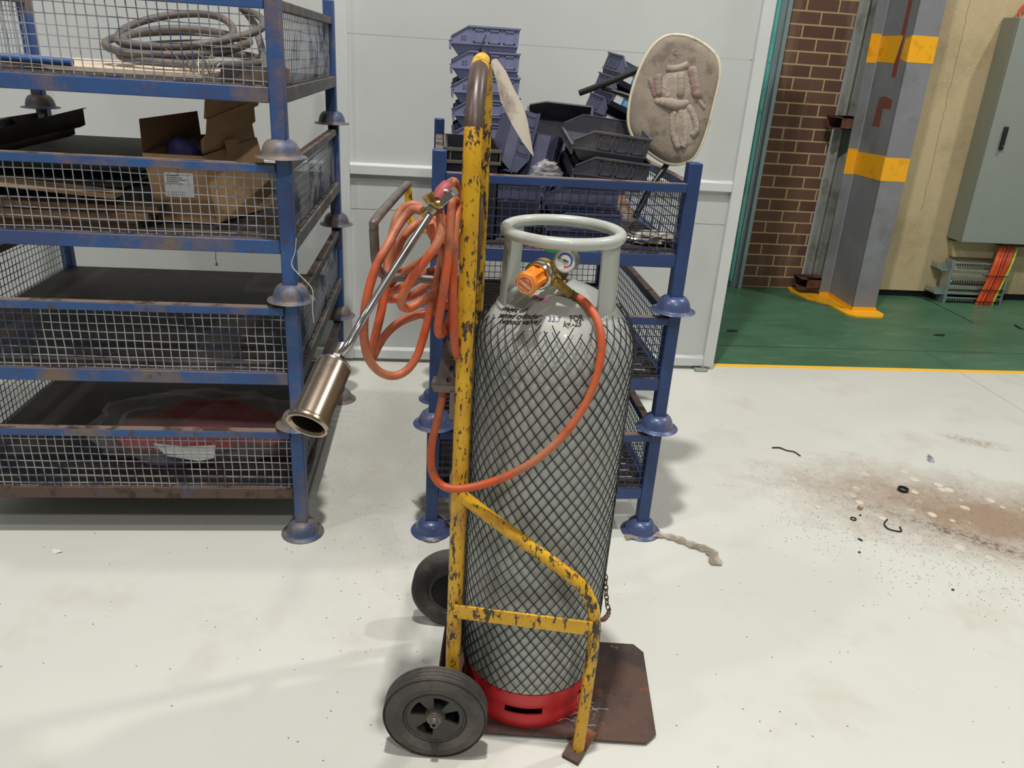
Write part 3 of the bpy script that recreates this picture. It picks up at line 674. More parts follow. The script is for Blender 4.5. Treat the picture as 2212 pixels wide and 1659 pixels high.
# perforated bracket behind the upright
def holes_plate(name, mat, parent, M4, w_, h_, t_, holes):
    """plate in local x/z with round holes, built by cutting a grid of ring patches"""
    m = MB(); vs = []; fs = []
    n = 16; cuts = [0]+[(holes[i][1]+holes[i+1][1])/2 for i in range(len(holes)-1)]+[h_]
    for i, (hx, hz, r) in enumerate(holes):
        z0, z1 = cuts[i], cuts[i+1]; b = len(vs)
        for k in range(n):
            a = 2*PI*(k+.5)/n; c, s = math.cos(a), math.sin(a)
            if False: pass
            sc = min((w_-hx)/c if c > 1e-6 else (hx/-c if c < -1e-6 else 9), (z1-hz)/s if s > 1e-6 else ((hz-z0)/-s if s < -1e-6 else 9))
            vs += [(hx+r*c, 0, hz+r*s), (hx+sc*c, 0, hz+sc*s), (hx+r*c, t_, hz+r*s), (hx+sc*c, t_, hz+sc*s)]
        for qx, qz in ((0, z0), (w_, z0), (w_, z1), (0, z1)):
            k = min(range(n), key=lambda k: math.hypot(vs[b+4*k+1][0]-qx, vs[b+4*k+1][2]-qz))
            vs[b+4*k+1] = (qx, 0, qz); vs[b+4*k+3] = (qx, t_, qz)
        for k in range(n):
            p_, q_ = b+4*k, b+4*((k+1) % n); fs += [(p_, p_+1, q_+1, q_), (p_+2, q_+2, q_+3, p_+3), (p_, q_, q_+2, p_+2), (p_+1, p_+3, q_+3, q_+1)]
    m.add([M4 @ V(p) for p in vs], fs); return m.build(name, mat, parent, smooth=0)
bm4 = frame(T(-.062, .0, 1.005), (T(1, 0, 0)-T(0, 0, 0)), (T(0, 1, 0)-T(0, 0, 0)))
bm4 = bm4 @ Matrix.Rotation(math.radians(-22), 4, 'X') @ Matrix.Shear('XY', 4, (.18, 0))
holes_plate('perforated_bracket', M('grey_brown_bracket_steel', (112, 102, 96), .5, .3, layers=[((78, 64, 56), 9, .5, .65)]), tr, bm4, .05, .10, .005, [(.028, .016, .007), (.028, .04, .007), (.028, .064, .007), (.028, .088, .007)])
MB().prism([T(-.064, -.002, .992), T(-.012, -.002, .992), T(-.012, -.002, 1.008), T(-.07, -.002, 1.008)], T(0, .05, 0)-T(0, 0, 0)).b2(T(-.028, -.006, .93), T(-.016, .0, .995)).build('bracket_lip', bpy.data.materials['grey_brown_bracket_steel'], tr)
# ------------------------------------------------------------------ gas cylinder
DB, DH = 1.035, .170
CX, CY = .288, 1.70; CM = Matrix.Translation((CX, CY, 0)); RB = .1855
cy = thing('gas_cylinder', 'tall grey gas cylinder with red base ring standing on the trolley plate', 'gas cylinder', (CX, CY, .015))
prof = [(.10, .125), (.165, .127), (.179, .130), (.1825, .138), (RB-.001, .152), (RB, .17)]
prof += [(RB, z) for z in (.3, .5, .7, .85, 1.018)]+[(RB-.0010, 1.021), (RB, 1.024), (RB, DB)]
def dome(z): # radius of the shoulder at height z
    t = min(1, max(0, (z-DB)/DH)); return RB*math.sqrt(max(0, 1-t*t))
prof += [(RB*math.cos(a), DB+DH*math.sin(a)) for a in [PI/2*k/14 for k in range(1, 15)]]
MB().lathe(prof, 96, CM, closed=False).build('tank', tankM, cy, smooth=30)
# red foot ring with slots: polar sheet with thickness
def footring():
    n = 96; prof = [(.178, .015), (.180, .03), (.1795, .045), (.176, .054), (.175, .058), (.175, .080), (.180, .092), (.183, .106), (.1835, .134)]
    vs = []; fs = []; K = len(prof)
    for k_ in range(2):
        for r, z in prof:
            for j in range(n): a = 2*PI*j/n; vs.append(CM @ V(((r-.004*k_)*math.cos(a), (r-.004*k_)*math.sin(a), z)))
    slots = [(-98, 17), (-26, 17), (46, 17), (118, 17), (190, 17)]; L_ = K*n
    def gap(j, i):
        if i not in (4,): return False
        a = (j+.5)*360/n; return any(abs((a-c+180) % 360-180) < hw for c, hw in slots)
    for i in range(K-1):
        for j in range(n):
            if gap(j, i): continue
            a_, b_, c_, d_ = i*n+j, i*n+(j+1) % n, (i+1)*n+(j+1) % n, (i+1)*n+j
            fs += [(a_, b_, c_, d_), (a_+L_, d_+L_, c_+L_, b_+L_)]
            for jj, (p_, q_) in ((-1, (a_, d_)), (1, (b_, c_))):
                if gap((j+jj) % n, i): fs.append((p_, q_, q_+L_, p_+L_))
            for ii, (p_, q_) in ((1, (d_, c_)), (-1, (a_, b_))):
                if 0 <= i+ii < K-1 and gap(j, i+ii): fs.append((p_, q_, q_+L_, p_+L_))
    for j in range(n):
        fs.append((j, j+L_, (j+1) % n+L_, (j+1) % n)); t = (K-1)*n; fs.append((t+j, t+(j+1) % n, t+(j+1) % n+L_, t+j+L_))
    return MB().add(vs, fs)
footring().build('foot_ring', redP, cy, smooth=40)
GR = .129
def ringpt(a, r, z): return V((CX-.003+r*math.cos(a), CY+r*math.sin(a), z))
MB().tube([ringpt(2*PI*k/64, GR, 1.318) for k in range(64)], .0135, 14, closed=True).build('guard_ring', guardM, cy, smooth=60)
def gplate(a0, a1, z0, z1, r0=GR-.004, t=.005, flare=.0):
    n = 16; vs = []; fs = []
    for k in range(n+1):
        a = math.radians(a0+(a1-a0)*k/n); e_ = min(k, n-k); 
        zz = z0+(.004 if e_ == 0 else 0)
        vs += [ringpt(a, r0+flare, zz), ringpt(a, r0, z1), ringpt(a, r0+t, z1), ringpt(a, r0+t+flare, zz)]
    for k in range(n):
        for j in range(4): fs.append((4*k+j, 4*k+(j+1) % 4, 4*k+4+(j+1) % 4, 4*k+4+j))
    return MB().add(vs, fs+[(0, 1, 2, 3), (4*n+3, 4*n+2, 4*n+1, 4*n)])
gl = gplate(128, 199, 1.128, 1.318, flare=.006).build('guard_plate', guardM, cy, smooth=50)
g2 = gplate(-57, 22, 1.128, 1.318, flare=.006).build('guard_plate', guardM, cy, smooth=50)
for a0, a1 in ((-58, 23), (127, 200)):
    MB().tube([ringpt(math.radians(a0+(a1-a0)*k/16), GR+.007, 1.146) for k in range(17)], .006, 8).build('weld_bead', guardM, cy, smooth=60)
    MB().tube([ringpt(math.radians(a0+(a1-a0)*k/16), GR+.0015, 1.306+.001*math.sin(k*3)) for k in range(17)], .0035, 6).build('weld_bead', guardM, cy, smooth=60)
# barcode sticker inside the left guard plate
def onplate(a0, z0, rr):
    def f(p): a = a0-p.x/rr; return ringpt(a, rr-p.z, z0+p.y)
    return f
def sheetfn(w_, h_, fn, n=8):
    vs = []; fs = []
    for k in range(n+1): vs += [fn(V((w_*k/n, 0, 0))), fn(V((w_*k/n, h_, 0))), fn(V((w_*k/n, h_, .0004))), fn(V((w_*k/n, 0, .0004)))]
    for k in range(n):
        for j in range(4): fs.append((4*k+j, 4*k+(j+1) % 4, 4*k+4+(j+1) % 4, 4*k+4+j))
    return MB().add(vs, fs+[(0, 1, 2, 3), (4*n+3, 4*n+2, 4*n+1, 4*n)])
st = sheetfn(.019, .016, onplate(math.radians(184), 1.262, GR-.0045)).build('barcode_sticker', labW, gl, smooth=0)
m = MB(); fb = onplate(math.radians(184), 1.262, GR-.0050); x = .003
for k in range(9):
    wd = (.0007, .0012, .0005)[k % 3]; q = sheetfn(wd, .011, lambda p, x=x: fb(V((p.x+x, p.y+.003, p.z))), 1); m.add(q.v, q.f); x += wd+.0007
m.build('barcode', ink, gl, smooth=0)
# lettering stencilled on the shoulder
def ondome(a0, z0, lift=.0007):
    """text x runs round the cylinder, y climbs the shoulder"""
    def f(p):
        s0 = math.asin(max(-.5, min(.999, (z0-DB)/DH))); s = s0+p.y/.175; r = RB*math.cos(s); z = DB+DH*math.sin(s)
        a = a0+p.x/max(r, .06); n_ = V((math.cos(s)/RB, 0, math.sin(s)/DH)).normalized()
        rr_ = r+n_.x*(lift+p.z); return V((CX+rr_*math.cos(a), CY+rr_*math.sin(a), z+n_.z*(lift+p.z)))
    return f
def A(px, py):   # angle / height on the shoulder seen at a pixel
    d = ray(px, py); best = None
    for k in range(4000):
        P_ = V((0, 0, CAMH))+d*(1.2+k*.0003); r_ = math.hypot(P_.x-CX, P_.y-CY)
        if P_.z < 1.2 and r_ <= dome(P_.z): return math.atan2(P_.y-CY, P_.x-CX), P_.z
    print('A miss', px, py); return -1.6, 1.05
for st_, px, py, sz, mt in (('Weight of', 1083, 671, .0165, ink), ('painted cylinder', 1077, 685, .0165, ink), ('(without valve)', 1079, 699, .0165, ink), ('33.7', 1183, 694, .0165, inkG), ('FOR', 1231, 694, .017, ink), ('kg.-25', 1216, 706, .017, ink)):
    a_, z_ = A(px, py); text(st_, sz, mt, 'stencilled_text', cy, fn=(lambda g, f: (lambda p: g(V((p.x*.98*math.cos(f)-p.y*1.15*math.sin(f), p.y*1.15*math.cos(f)+p.x*.98*math.sin(f), p.z)))))(ondome(a_, max(DB, z_), .0008), .27 if px < 1100 else .04), ext=.0002, shear=.25 if mt == ink and 'FOR' not in st_ else 0, bold=.0003)
a_, z_ = A(1148, 644); q = sheetfn(.040, .011, ondome(a_, z_, .0006)); q.build('pink_tape_label', pinkT, cy, smooth=0)
text('20:40', .011, ink, 'handwriting', cy, fn=ondome(a_+.04, z_, .0014), ext=.0002, shear=.4)
a_, z_ = A(1310, 690); q = sheetfn(.026, .022, lambda p: ondome(a_, z_, .0008)(V((p.x*.8-p.y*.6, p.x*.6+p.y*.8, p.z)))); q.build('white_sticker', labW, cy, smooth=0)
m = MB()
for i in range(4):
    for k in range(3):
        q = sheetfn(.0045, .0014, lambda p, i=i, k=k: ondome(a_, z_, .0014)(V(((p.x+.003+k*.0062)*.8-(p.y+.0025+i*.005)*.6, (p.x+.003+k*.0062)*.6+(p.y+.0025+i*.005)*.8, p.z))), 1); m.add(q.v, q.f)
m.build('sticker_print', ink, cy, smooth=0)
# ------------------------------------------------------------------ netting
def net():
    m = MB(); NS = 42; z0, z1 = .146, 1.150; rows = 52; r = .0013
    def pt(th, t):
        # t 0..1 along height
        z = z0+(z1-z0)*t; wv = .004*noise.noise(V((math.cos(th)*2, math.sin(th)*2, z*5)))
        z += .012*noise.noise(V((math.cos(th)*1.5+4, math.sin(th)*1.5, z*2)))+.006*math.sin(th+1)
        if z > DB-.02: rr = dome(min(z, 1.19))+.003+.006*max(0, (z-DB)/.06)
        else: rr = RB+.003
        if t < .04: rr += .001
        rr += max(0, wv)
        return V((CX+rr*math.cos(th), CY+rr*math.sin(th), z))
    step = 2*PI/NS
    for s in (1, -1):
        for i in range(NS):
            P = []
            cut = 1-.025*random.random(); K = rows
            for k in range(K+1):
                t = k/K*cut; q = t*rows; th = i*step+s*(q*step/2)+.006*math.sin(q*.7+i*1.3)
                # knots: pull strands together at crossings
                P.append(pt(th, t))
            m.tube(P, r, 5, caps=False)
    return m
nt = thing('protective_netting', 'black plastic diamond netting sleeve pulled over the grey gas cylinder', 'netting', (CX, CY, .14))
net().build('netting_sleeve', netM, nt, smooth=60)

# ------------------------------------------------------------------ regulator, valve and gauge
rg = thing('gas_regulator', 'brass gas regulator with ribbed orange knob and pressure gauge on the cylinder valve', 'regulator', aty(1195, 600, 1.62))
VX, VY = CX-.003, CY
MB().lathe([(0, 1.19), (.022, 1.19), (.022, 1.205), (.017, 1.21), (.017, 1.215), (.020, 1.218), (.020, 1.25), (.013, 1.254), (.013, 1.268), (0, 1.268)], 24, Matrix.Translation((VX, VY, 0)), closed=False).build('cylinder_valve', brassD, cy, smooth=30)
gv = [(VX-.028+.0*k, VY, 1.262) for k in range(1)]
MB().lathe([(0, 1.268), (.03, 1.268), (.033, 1.272), (.033, 1.283), (.028, 1.287), (0, 1.287)], 20, Matrix.Translation((VX-.005, VY+.02, 0)), closed=False).build('valve_handwheel', greenT, cy, smooth=30)
kp = aty(1142, 618, 1.565); cp = aty(1188, 585, 1.625); ax = (kp-cp).normalized(); L_ = (kp-cp).length
ax = V((-.54, -.82, -.12)).normalized(); base = aty(1167, 592, 1.60)
m4 = zframe(base, ax, (1, 0, 0)) @ Matrix.Scale(.92, 4)
MB().lathe([(0, -.045), (.018, -.045), (.020, -.03), (.031, -.028), (.034, -.02), (.034, -.004), (.031, .0), (0, 0)], 32, m4, closed=False).build('regulator_body', brass, rg, smooth=30)
MB().lathe([(.0, .0), (.033, .0), (.0345, .003), (.0345, .014), (.031, .018), (.028, .018), (.026, .014), (0, .012)], 40, m4, closed=False).build('bonnet_ring', chrome, rg, smooth=30)
# knob: lobed prism
def knob():
    n = 72; prof = [(0.0, .012, 0), (.0235, .013, 1), (.0245, .02, 1), (.0235, .058, 1), (.0275, .062, 0.2), (.0275, .070, 0.2), (.0245, .074, 0), (.021, .075, 0), (0, .075, 0)]
    vs = []; fs = []
    for r, z, l in prof:
        for j in range(n):
            a = 2*PI*j/n; q = r*(1+(.10*l*(1 if math.cos(6*a) > .0 else -1)*min(1, abs(math.cos(6*a))*3))) if l else r
            if r > .026: q = r*(1+.04*math.cos(6*a))
            vs.append(m4 @ V((q*math.cos(a), q*math.sin(a), z)))
    for i in range(len(prof)-1):
        for j in range(n): fs.append((i*n+j, i*n+(j+1) % n, (i+1)*n+(j+1) % n, (i+1)*n+j))
    return MB().add(vs, fs)
kb = knob().build('adjusting_knob', knobM, rg, smooth=30)
MB().lathe([(0, .0752), (.0205, .0752), (.0205, .076), (0, .076)], 40, m4, closed=False).build('knob_disc', knobD, kb, smooth=30)
MB().lathe([(.0192, .0758), (.0204, .0758), (.0204, .0764), (.0192, .0764)], 40, m4).build('white_ring', white, kb, smooth=30)
tz = m4.to_3x3() @ V((0, 0, 1)); tx = (rt*.82-up*.55); tx = (tx-tz*tx.dot(tz)).normalized()
km = frame(m4 @ V((0, 0, .0761)), tx, tz.cross(tx))
text('OMEGA', .0085, white, 'knob_text', kb, m=km @ Matrix.Translation((0, -.003, 0)), ext=.0003, bold=.0002, align='CENTER')
text('LPG', .0055, white, 'knob_text', kb, m=km @ Matrix.Translation((0, .0095, 0)), ext=.0003, align='CENTER')
text('F400 KPA', .005, white, 'knob_text', kb, m=km @ Matrix.Translation((0, -.0135, 0)), ext=.0003, align='CENTER')
# gauge
gp_ = aty(1221, 563, 1.60); gz = (V((0, 0, CAMH))-gp_).normalized(); gz = (gz+V((-.30, 0, -.10))).normalized()
gm = zframe(gp_, gz, rt); gx = (rt-gz*rt.dot(gz)).normalized(); gm = frame(gp_, gx, gz.cross(gx)); gr = .0255
gg = MB().lathe([(0, -.030), (gr-.004, -.030), (gr, -.026), (gr, .0), (gr+.0008, .003), (gr-.0015, .004), (gr-.0025, .0), (0, -.002)], 40, gm, closed=False).build('pressure_gauge', M('gauge_case_steel', (150, 148, 142), .3, .7), rg, smooth=30)
MB().lathe([(0, .0), (gr-.0024, .0), (gr-.0024, .0008), (0, .0008)], 40, gm, closed=False).build('gauge_dial', white, gg, smooth=0)
def arcseg(a0, a1, r0_, r1_, z, mt, nm):
    n = 16; vs = []; fs = []
    for k in range(n+1):
        a = math.radians(a0+(a1-a0)*k/n)
        vs += [gm @ V((r0_*math.cos(a), r0_*math.sin(a), z)), gm @ V((r1_*math.cos(a), r1_*math.sin(a), z)), gm @ V((r1_*math.cos(a), r1_*math.sin(a), z+.0004)), gm @ V((r0_*math.cos(a), r0_*math.sin(a), z+.0004))]
    for k in range(n):
        for j in range(4): fs.append((4*k+j, 4*k+(j+1) % 4, 4*k+4+(j+1) % 4, 4*k+4+j))
    MB().add(vs, fs).build(nm, mt, gg, smooth=0)
arcseg(165, 130, .012, .017, .0009, gG, 'green_arc'); arcseg(130, -48, .013, .017, .0009, gB, 'blue_arc'); arcseg(-50, -100, .012, .0155, .0009, gR, 'red_arc')
m = MB()
for k in range(27):
    a = math.radians(-110+k*10.4); l = .002 if k % 5 else .0035
    c_, s_ = math.cos(a), math.sin(a); n_ = V((-s_, c_, 0))*.00025
    m.add([gm @ (V((.0185*c_, .0185*s_, .0011))+n_), gm @ (V(((.0185+l)*c_, (.0185+l)*s_, .0011))+n_), gm @ (V(((.0185+l)*c_, (.0185+l)*s_, .0011))-n_), gm @ (V((.0185*c_, .0185*s_, .0011))-n_)], [(0, 1, 2, 3)])
m.build('dial_marks', ink, gg, smooth=0)
a = math.radians(160); c_, s_ = math.cos(a), math.sin(a)
MB().prism([gm @ V((-.008*c_-.0016*s_, -.008*s_+.0016*c_, .0016)), gm @ V((-.008*c_+.0016*s_, -.008*s_-.0016*c_, .0016)), gm @ V((.018*c_+.0003*s_, .018*s_-.0003*c_, .0016)), gm @ V((.018*c_-.0003*s_, .018*s_+.0003*c_, .0016))], gz*.0006).lathe([(0, .0012), (.0028, .0012), (.0028, .0032), (0, .0032)], 16, gm, closed=False).build('needle', M('grey_needle', (70, 74, 80), .4), gg)
MB().tube([gm @ V((0, 0, -.028)), base+ax*-.02], .007, 10).build('gauge_stem', brass, rg)
MB().tube([base+ax*-.04, (VX, VY-.0, 1.205)], .013, 6).build('inlet_nut', brass, rg)
# outlet fittings toward the hose
hs = aty(1238, 640, 1.625); o0 = base+ax*-.018
f1 = o0+(hs-o0)*.35; f2 = o0+(hs-o0)*.62; f3 = o0+(hs-o0)*.66; f4 = o0+(hs-o0)*.9
MB().tube([o0, f1], .009, 10).build('outlet_stem', brass, rg)
MB().tube([f1, f2], .0125, 6).build('hex_nut', brass, rg, smooth=0); MB().tube([f3-(hs-o0)*.04, f4], .0115, 6).build('hex_nut', brass, rg, smooth=0)

# ------------------------------------------------------------------ hose
hr = .0092
hz = thing('gas_hose', 'coiled orange gas hose looped over the trolley hook and across the cylinder', 'hose', T(-.1, .2, 1.0))
def ZP(zx, zy, y): return aty(740+zx/3.456, 380+zy/3.456, y-.045)
def hp(*pts): return [ZP(a_, b_, y_) for a_, b_, y_ in pts]
paths = [
 [(600, 262, 1.60), (530, 250, 1.62), (468, 300, 1.62), (400, 400, 1.60), (330, 530, 1.57), (262, 650, 1.55), (215, 780, 1.54), (180, 920, 1.53), (162, 1060, 1.53), (160, 1200, 1.53), (185, 1340, 1.53), (245, 1435, 1.54), (325, 1485, 1.55), (410, 1488, 1.56), (490, 1440, 1.57), (555, 1345, 1.58), (595, 1230, 1.59), (628, 1110, 1.60), (660, 980, 1.61), (690, 850, 1.62), (722, 700, 1.62), (745, 580, 1.62), (735, 480, 1.62), (690, 390, 1.63), (655, 345, 1.64), (650, 325, 1.66)],
 [(585, 232, 1.68), (520, 215, 1.68), (445, 250, 1.68), (400, 330, 1.67), (372, 440, 1.66), (355, 560, 1.65), (338, 650, 1.64), (322, 770, 1.62), (308, 890, 1.61), (288, 1010, 1.60), (256, 1150, 1.59), (222, 1280, 1.585), (208, 1352, 1.60), (228, 1350, 1.625), (262, 1280, 1.64), (310, 1200, 1.65), (375, 1130, 1.655), (450, 1080, 1.66), (550, 1042, 1.66), (650, 1020, 1.66), (730, 990, 1.65), (800, 950, 1.65)],
 [(728, 268, 1.56), (735, 340, 1.55), (735, 420, 1.54), (705, 505, 1.53), (640, 600, 1.52), (580, 680, 1.515), (520, 760, 1.51), (470, 850, 1.51), (441, 920, 1.51), (445, 970, 1.52), (485, 988, 1.53), (550, 962, 1.54), (630, 912, 1.55), (700, 865, 1.57), (790, 815, 1.60), (830, 780, 1.62)],
 [(855, 200, 1.60), (835, 178, 1.585), (815, 200, 1.57), (808, 300, 1.56), (800, 450, 1.55), (785, 620, 1.54), (765, 780, 1.53), (742, 920, 1.53), (722, 1050, 1.53), (712, 1140, 1.53), (728, 1182, 1.545), (765, 1150, 1.57), (795, 1080, 1.59), (830, 980, 1.61)],
 [(870, 230, 1.60), (850, 300, 1.575), (838, 420, 1.56), (832, 560, 1.55), (826, 720, 1.545), (822, 880, 1.54), (824, 1040, 1.54), (830, 1180, 1.545), (845, 1300, 1.56), (865, 1360, 1.58)],
 [(610, 330, 1.72), (560, 355, 1.72), (500, 400, 1.71), (440, 480, 1.70), (405, 580, 1.69), (385, 680, 1.68), (360, 760, 1.67), (310, 835, 1.66), (265, 890, 1.67)],
 [(648, 355, 1.60), (665, 430, 1.60), (710, 500, 1.60), (750, 580, 1.61), (752, 680, 1.62)],
 [(300, 835, 1.72), (360, 800, 1.70), (410, 745, 1.69), (480, 705, 1.68), (560, 660, 1.67), (640, 610, 1.67), (740, 550, 1.68)],
 [(290, 880, 1.70), (370, 860, 1.69), (440, 835, 1.68), (520, 800, 1.67), (600, 745, 1.66), (680, 705, 1.66), (760, 680, 1.67)],
 [(330, 920, 1.74), (420, 920, 1.73), (510, 898, 1.72), (590, 850, 1.72), (680, 790, 1.72), (740, 770, 1.73)],
 [(590, 330, 1.76), (680, 330, 1.75), (790, 325, 1.74)],
]
m = MB()
for p_ in paths: m.tube(smoothpath(hp(*p_), 6), hr, 12)
m.build('hose_coil', hoseM, hz, smooth=60)
fp = [(1236, 637, 1.63), (1262, 652, 1.60), (1284, 680, 1.57), (1297, 715, 1.545), (1298, 765, 1.525), (1285, 825, 1.505), (1258, 885, 1.49), (1213, 945, 1.478), (1160, 992, 1.475), (1100, 1026, 1.482), (1045, 1046, 1.488), (990, 1056, 1.49), (955, 1048, 1.50), (934, 1018, 1.51), (932, 965, 1.52), (945, 905, 1.54), (957, 848, 1.56), (962, 790, 1.57)]
MB().tube(smoothpath([aty(*q) for q in fp], 6), hr, 14).build('supply_hose', hoseM, hz, smooth=60)
MB().tube([f4, f4+(hs-f4)*1.0, hs+(aty(1254, 648, 1.61)-hs)*.6], .0115, 14).build('hose_ferrule', M('brown_crimped_ferrule', (120, 94, 74), .45, .5), hz)
# ------------------------------------------------------------------ torch
tb = aty(722, 788, 1.29); to_ = aty(665, 915, 1.192); tax = (to_-tb).normalized(); bl = (to_-tb).length
th_ = thing('gas_torch', 'long steel roofing torch with heat-tinted burner bell hanging from the orange hose', 'torch', tb)
tm = zframe(tb, tax, (1, 0, 0)); rb = .0315
MB().lathe([(.010, .002), (rb-.002, .0), (rb, .004), (rb, bl-.010), (rb+.002, bl-.006), (rb+.0055, bl-.004), (rb+.0065, bl+.001), (rb+.0045, bl+.005), (rb+.0005, bl+.005), (rb-.0025, bl), (rb-.0025, .006), (.010, .006)], 56, tm).build('burner_bell', bell, th_, smooth=30)
MB().lathe([(rb-.003, .008), (rb-.0026, bl-.002), (rb-.0034, bl-.002), (rb-.0034, .012), (.0, .012), (0, .008)], 40, tm).build('bell_lining', bellIn, th_, smooth=30)
MB().lathe([(0, -.001), (rb-.001, -.001), (rb+.0006, .0015), (rb+.0006, .0035), (rb, .004), (0, .003)], 48, tm, closed=False).build('bell_cap', steel, th_, smooth=30)
MB().lathe([(0, -.020), (.0115, -.020), (.0125, -.018), (.0125, -.007), (.0115, -.006), (.0145, -.005), (.0145, 0), (0, 0)], 6, tm, closed=False).build('hex_nut', M('dark_steel_nut', (74, 68, 66), .35, .8), th_, smooth=20)
tv = aty(930, 462, 1.50)
tp = smoothpath([tb-tax*.018, aty(752, 745, 1.31), aty(775, 705, 1.335), aty(800, 662, 1.355), aty(862, 566, 1.42), tv], 5)
MB().tube(tp, .0073, 14).build('lance_tube', steel, th_, smooth=60)
MB().tube([tb-tax*.017, tb-tax*.045], .0095, 14).build('lance_collar', M('greyed_steel', (150, 138, 130), .35, .8), th_)
def BP(zx, zy, y): return aty(900+zx/12.76, 370+zy/12.76, y)
y0 = 1.50
vb = MB(); va, vc = BP(370, 1120, y0), BP(450, 960, y0+.01)
MB().tube([va, BP(470, 990, y0)], .011, 12).build('lance_nut', M('greyed_steel_nut', (160, 150, 140), .3, .8), th_)
MB().tube([BP(160, 1190, y0+.02), BP(300, 1090, y0+.012), BP(600, 910, y0+.0), BP(720, 900, y0)], [.0065, .008, .0095, .008], 10).build('valve_body', brass, th_)
MB().tube([BP(520, 930, y0), BP(430, 830, y0)], .0085, 12).build('valve_neck', brass, th_)
vd = (BP(270, 620, y0)-BP(430, 830, y0)).normalized(); vl = (BP(270, 620, y0)-BP(430, 830, y0)).length
pf = []
for k in range(4): pf += [(.0095, vl*(.1+.22*k)), (.0118, vl*(.13+.22*k)), (.0118, vl*(.25+.22*k)), (.0095, vl*(.28+.22*k))]
MB().lathe([(0, 0)]+pf+[(0, vl)], 20, zframe(BP(430, 830, y0), vd), closed=False).build('control_knob', brass, th_, smooth=30)
MB().tube([BP(560, 800, y0+.02), BP(700, 620, y0+.03), BP(880, 440, y0+.04), BP(930, 380, y0+.045)], [.012, .0165, .0165, .012], 14).build('handle_grip', redH, th_, smooth=60)
MB().tube([BP(760, 530, y0+.015), BP(830, 520, y0+.012), BP(880, 575, y0+.02)], .0022, 8).build('handle_ring', white, th_)
MB().tube([BP(900, 400, y0+.04), BP(950, 330, y0+.05)], .0105, 12).build('hose_connector', brass, th_)
le = (BP(1040, 560, y0-.015)-BP(690, 880, y0-.008)); ln_ = le.normalized(); wn = ln_.cross(gz).normalized()*.0075
MB().prism([BP(690, 880, y0-.008)-wn, BP(1040, 560, y0-.015)-wn, BP(1040, 560, y0-.015)+wn, BP(690, 880, y0-.008)+wn], gz*.003).build('trigger_lever', steel, th_, bevel=.001)
MB().tube([BP(1020, 575, y0-.014), BP(1060, 545, y0-.016)], .009, 12).build('lever_tip', steel, th_, smooth=60)
m = MB().tube(smoothpath([BP(950, 330, y0+.05), BP(1010, 290, y0+.055), BP(1070, 350, y0+.06), BP(1095, 480, y0+.065), BP(1110, 640, y0+.07), BP(1130, 800, y0+.08)], 6), hr, 12)
m.build('handle_hose', hoseM, hz, smooth=60)

# ------------------------------------------------------------------ tag on the handle, chain, straw
tg = thing('paper_tag', 'long grubby white tag tied to the top of the yellow trolley handle', 'tag', aty(1068, 135, 1.66))
mbx = MB(); L1 = [(1060, 132), (1074, 178), (1082, 220), (1106, 268), (1130, 308), (1152, 337)]; R1 = [(1072, 126), (1092, 152), (1112, 195), (1132, 232), (1140, 262), (1152.5, 334)]
ys = [1.66, 1.65, 1.635, 1.62, 1.605, 1.59]; vs = []; fs = []
for k in range(6):
    vs += [aty(*L1[k], ys[k]), aty(*R1[k], ys[k]+.03)]
n_ = V((-.0006, -.001, 0)); vs2 = vs+[p+n_ for p in vs]
for k in range(5): a_ = 2*k; fs += [(a_, a_+1, a_+3, a_+2), (a_+12, a_+14, a_+15, a_+13), (a_, a_+2, a_+14, a_+12), (a_+1, a_+13, a_+15, a_+3)]
mbx.add(vs2, fs+[(0, 12, 13, 1), (10, 11, 23, 22)]); mbx.build('tag_sheet', tagM, tg, smooth=60)
hc = T(0, VF/2*.62, zc+VF/2*.98*.93)
cps = [aty(1038, 112, 1.64)+V((0, 0, .004)), aty(1052, 116, 1.65)+V((0, 0, .003)), aty(1060, 125, 1.655), aty(1058, 138, 1.66)]
MB().tube(smoothpath(cps, 4), .0015, 6).tube([aty(1038, 110, 1.64), aty(1042, 92, 1.63), aty(1050, 76, 1.62)], .0011, 5).box(aty(1037, 109, 1.64), (.006, .006, .006)).build('cable_tie', blkP, tg)
ch = thing('chain', 'short rusty chain hanging from the yellow front leg of the trolley', 'chain', aty(1300, 1338, 1.60))
cpts = smoothpath([aty(1308, 1242, 1.66), aty(1309, 1275, 1.645), aty(1312, 1310, 1.63), aty(1316, 1322, 1.61), aty(1304, 1338, 1.53), T(.343, -.042, .44)], 8)
acc = 0; last = None; i = 0; prev = cpts[0]; linkL = .0135; pos = [cpts[0]]; 
for k in range(1, len(cpts)):
    seg = (cpts[k]-pos[-1]).length
    if seg >= linkL: pos.append(pos[-1]+(cpts[k]-pos[-1]).normalized()*linkL)
for k in range(len(pos)-1):
    a, b = pos[k], pos[k+1]; d = (b-a).normalized(); s1 = d.orthogonal().normalized(); s2 = d.cross(s1); s = s1 if k % 2 else s2
    c = (a+b)/2; P = [c+d*(math.cos(t)*.0095)+s*(math.sin(t)*.0058) for t in [2*PI*q/14 for q in range(14)]]
    MB().tube(P, .0018, 6, closed=True).build('chain_link', chainM, ch, smooth=60)
m = MB(); rs = random.Random(9)
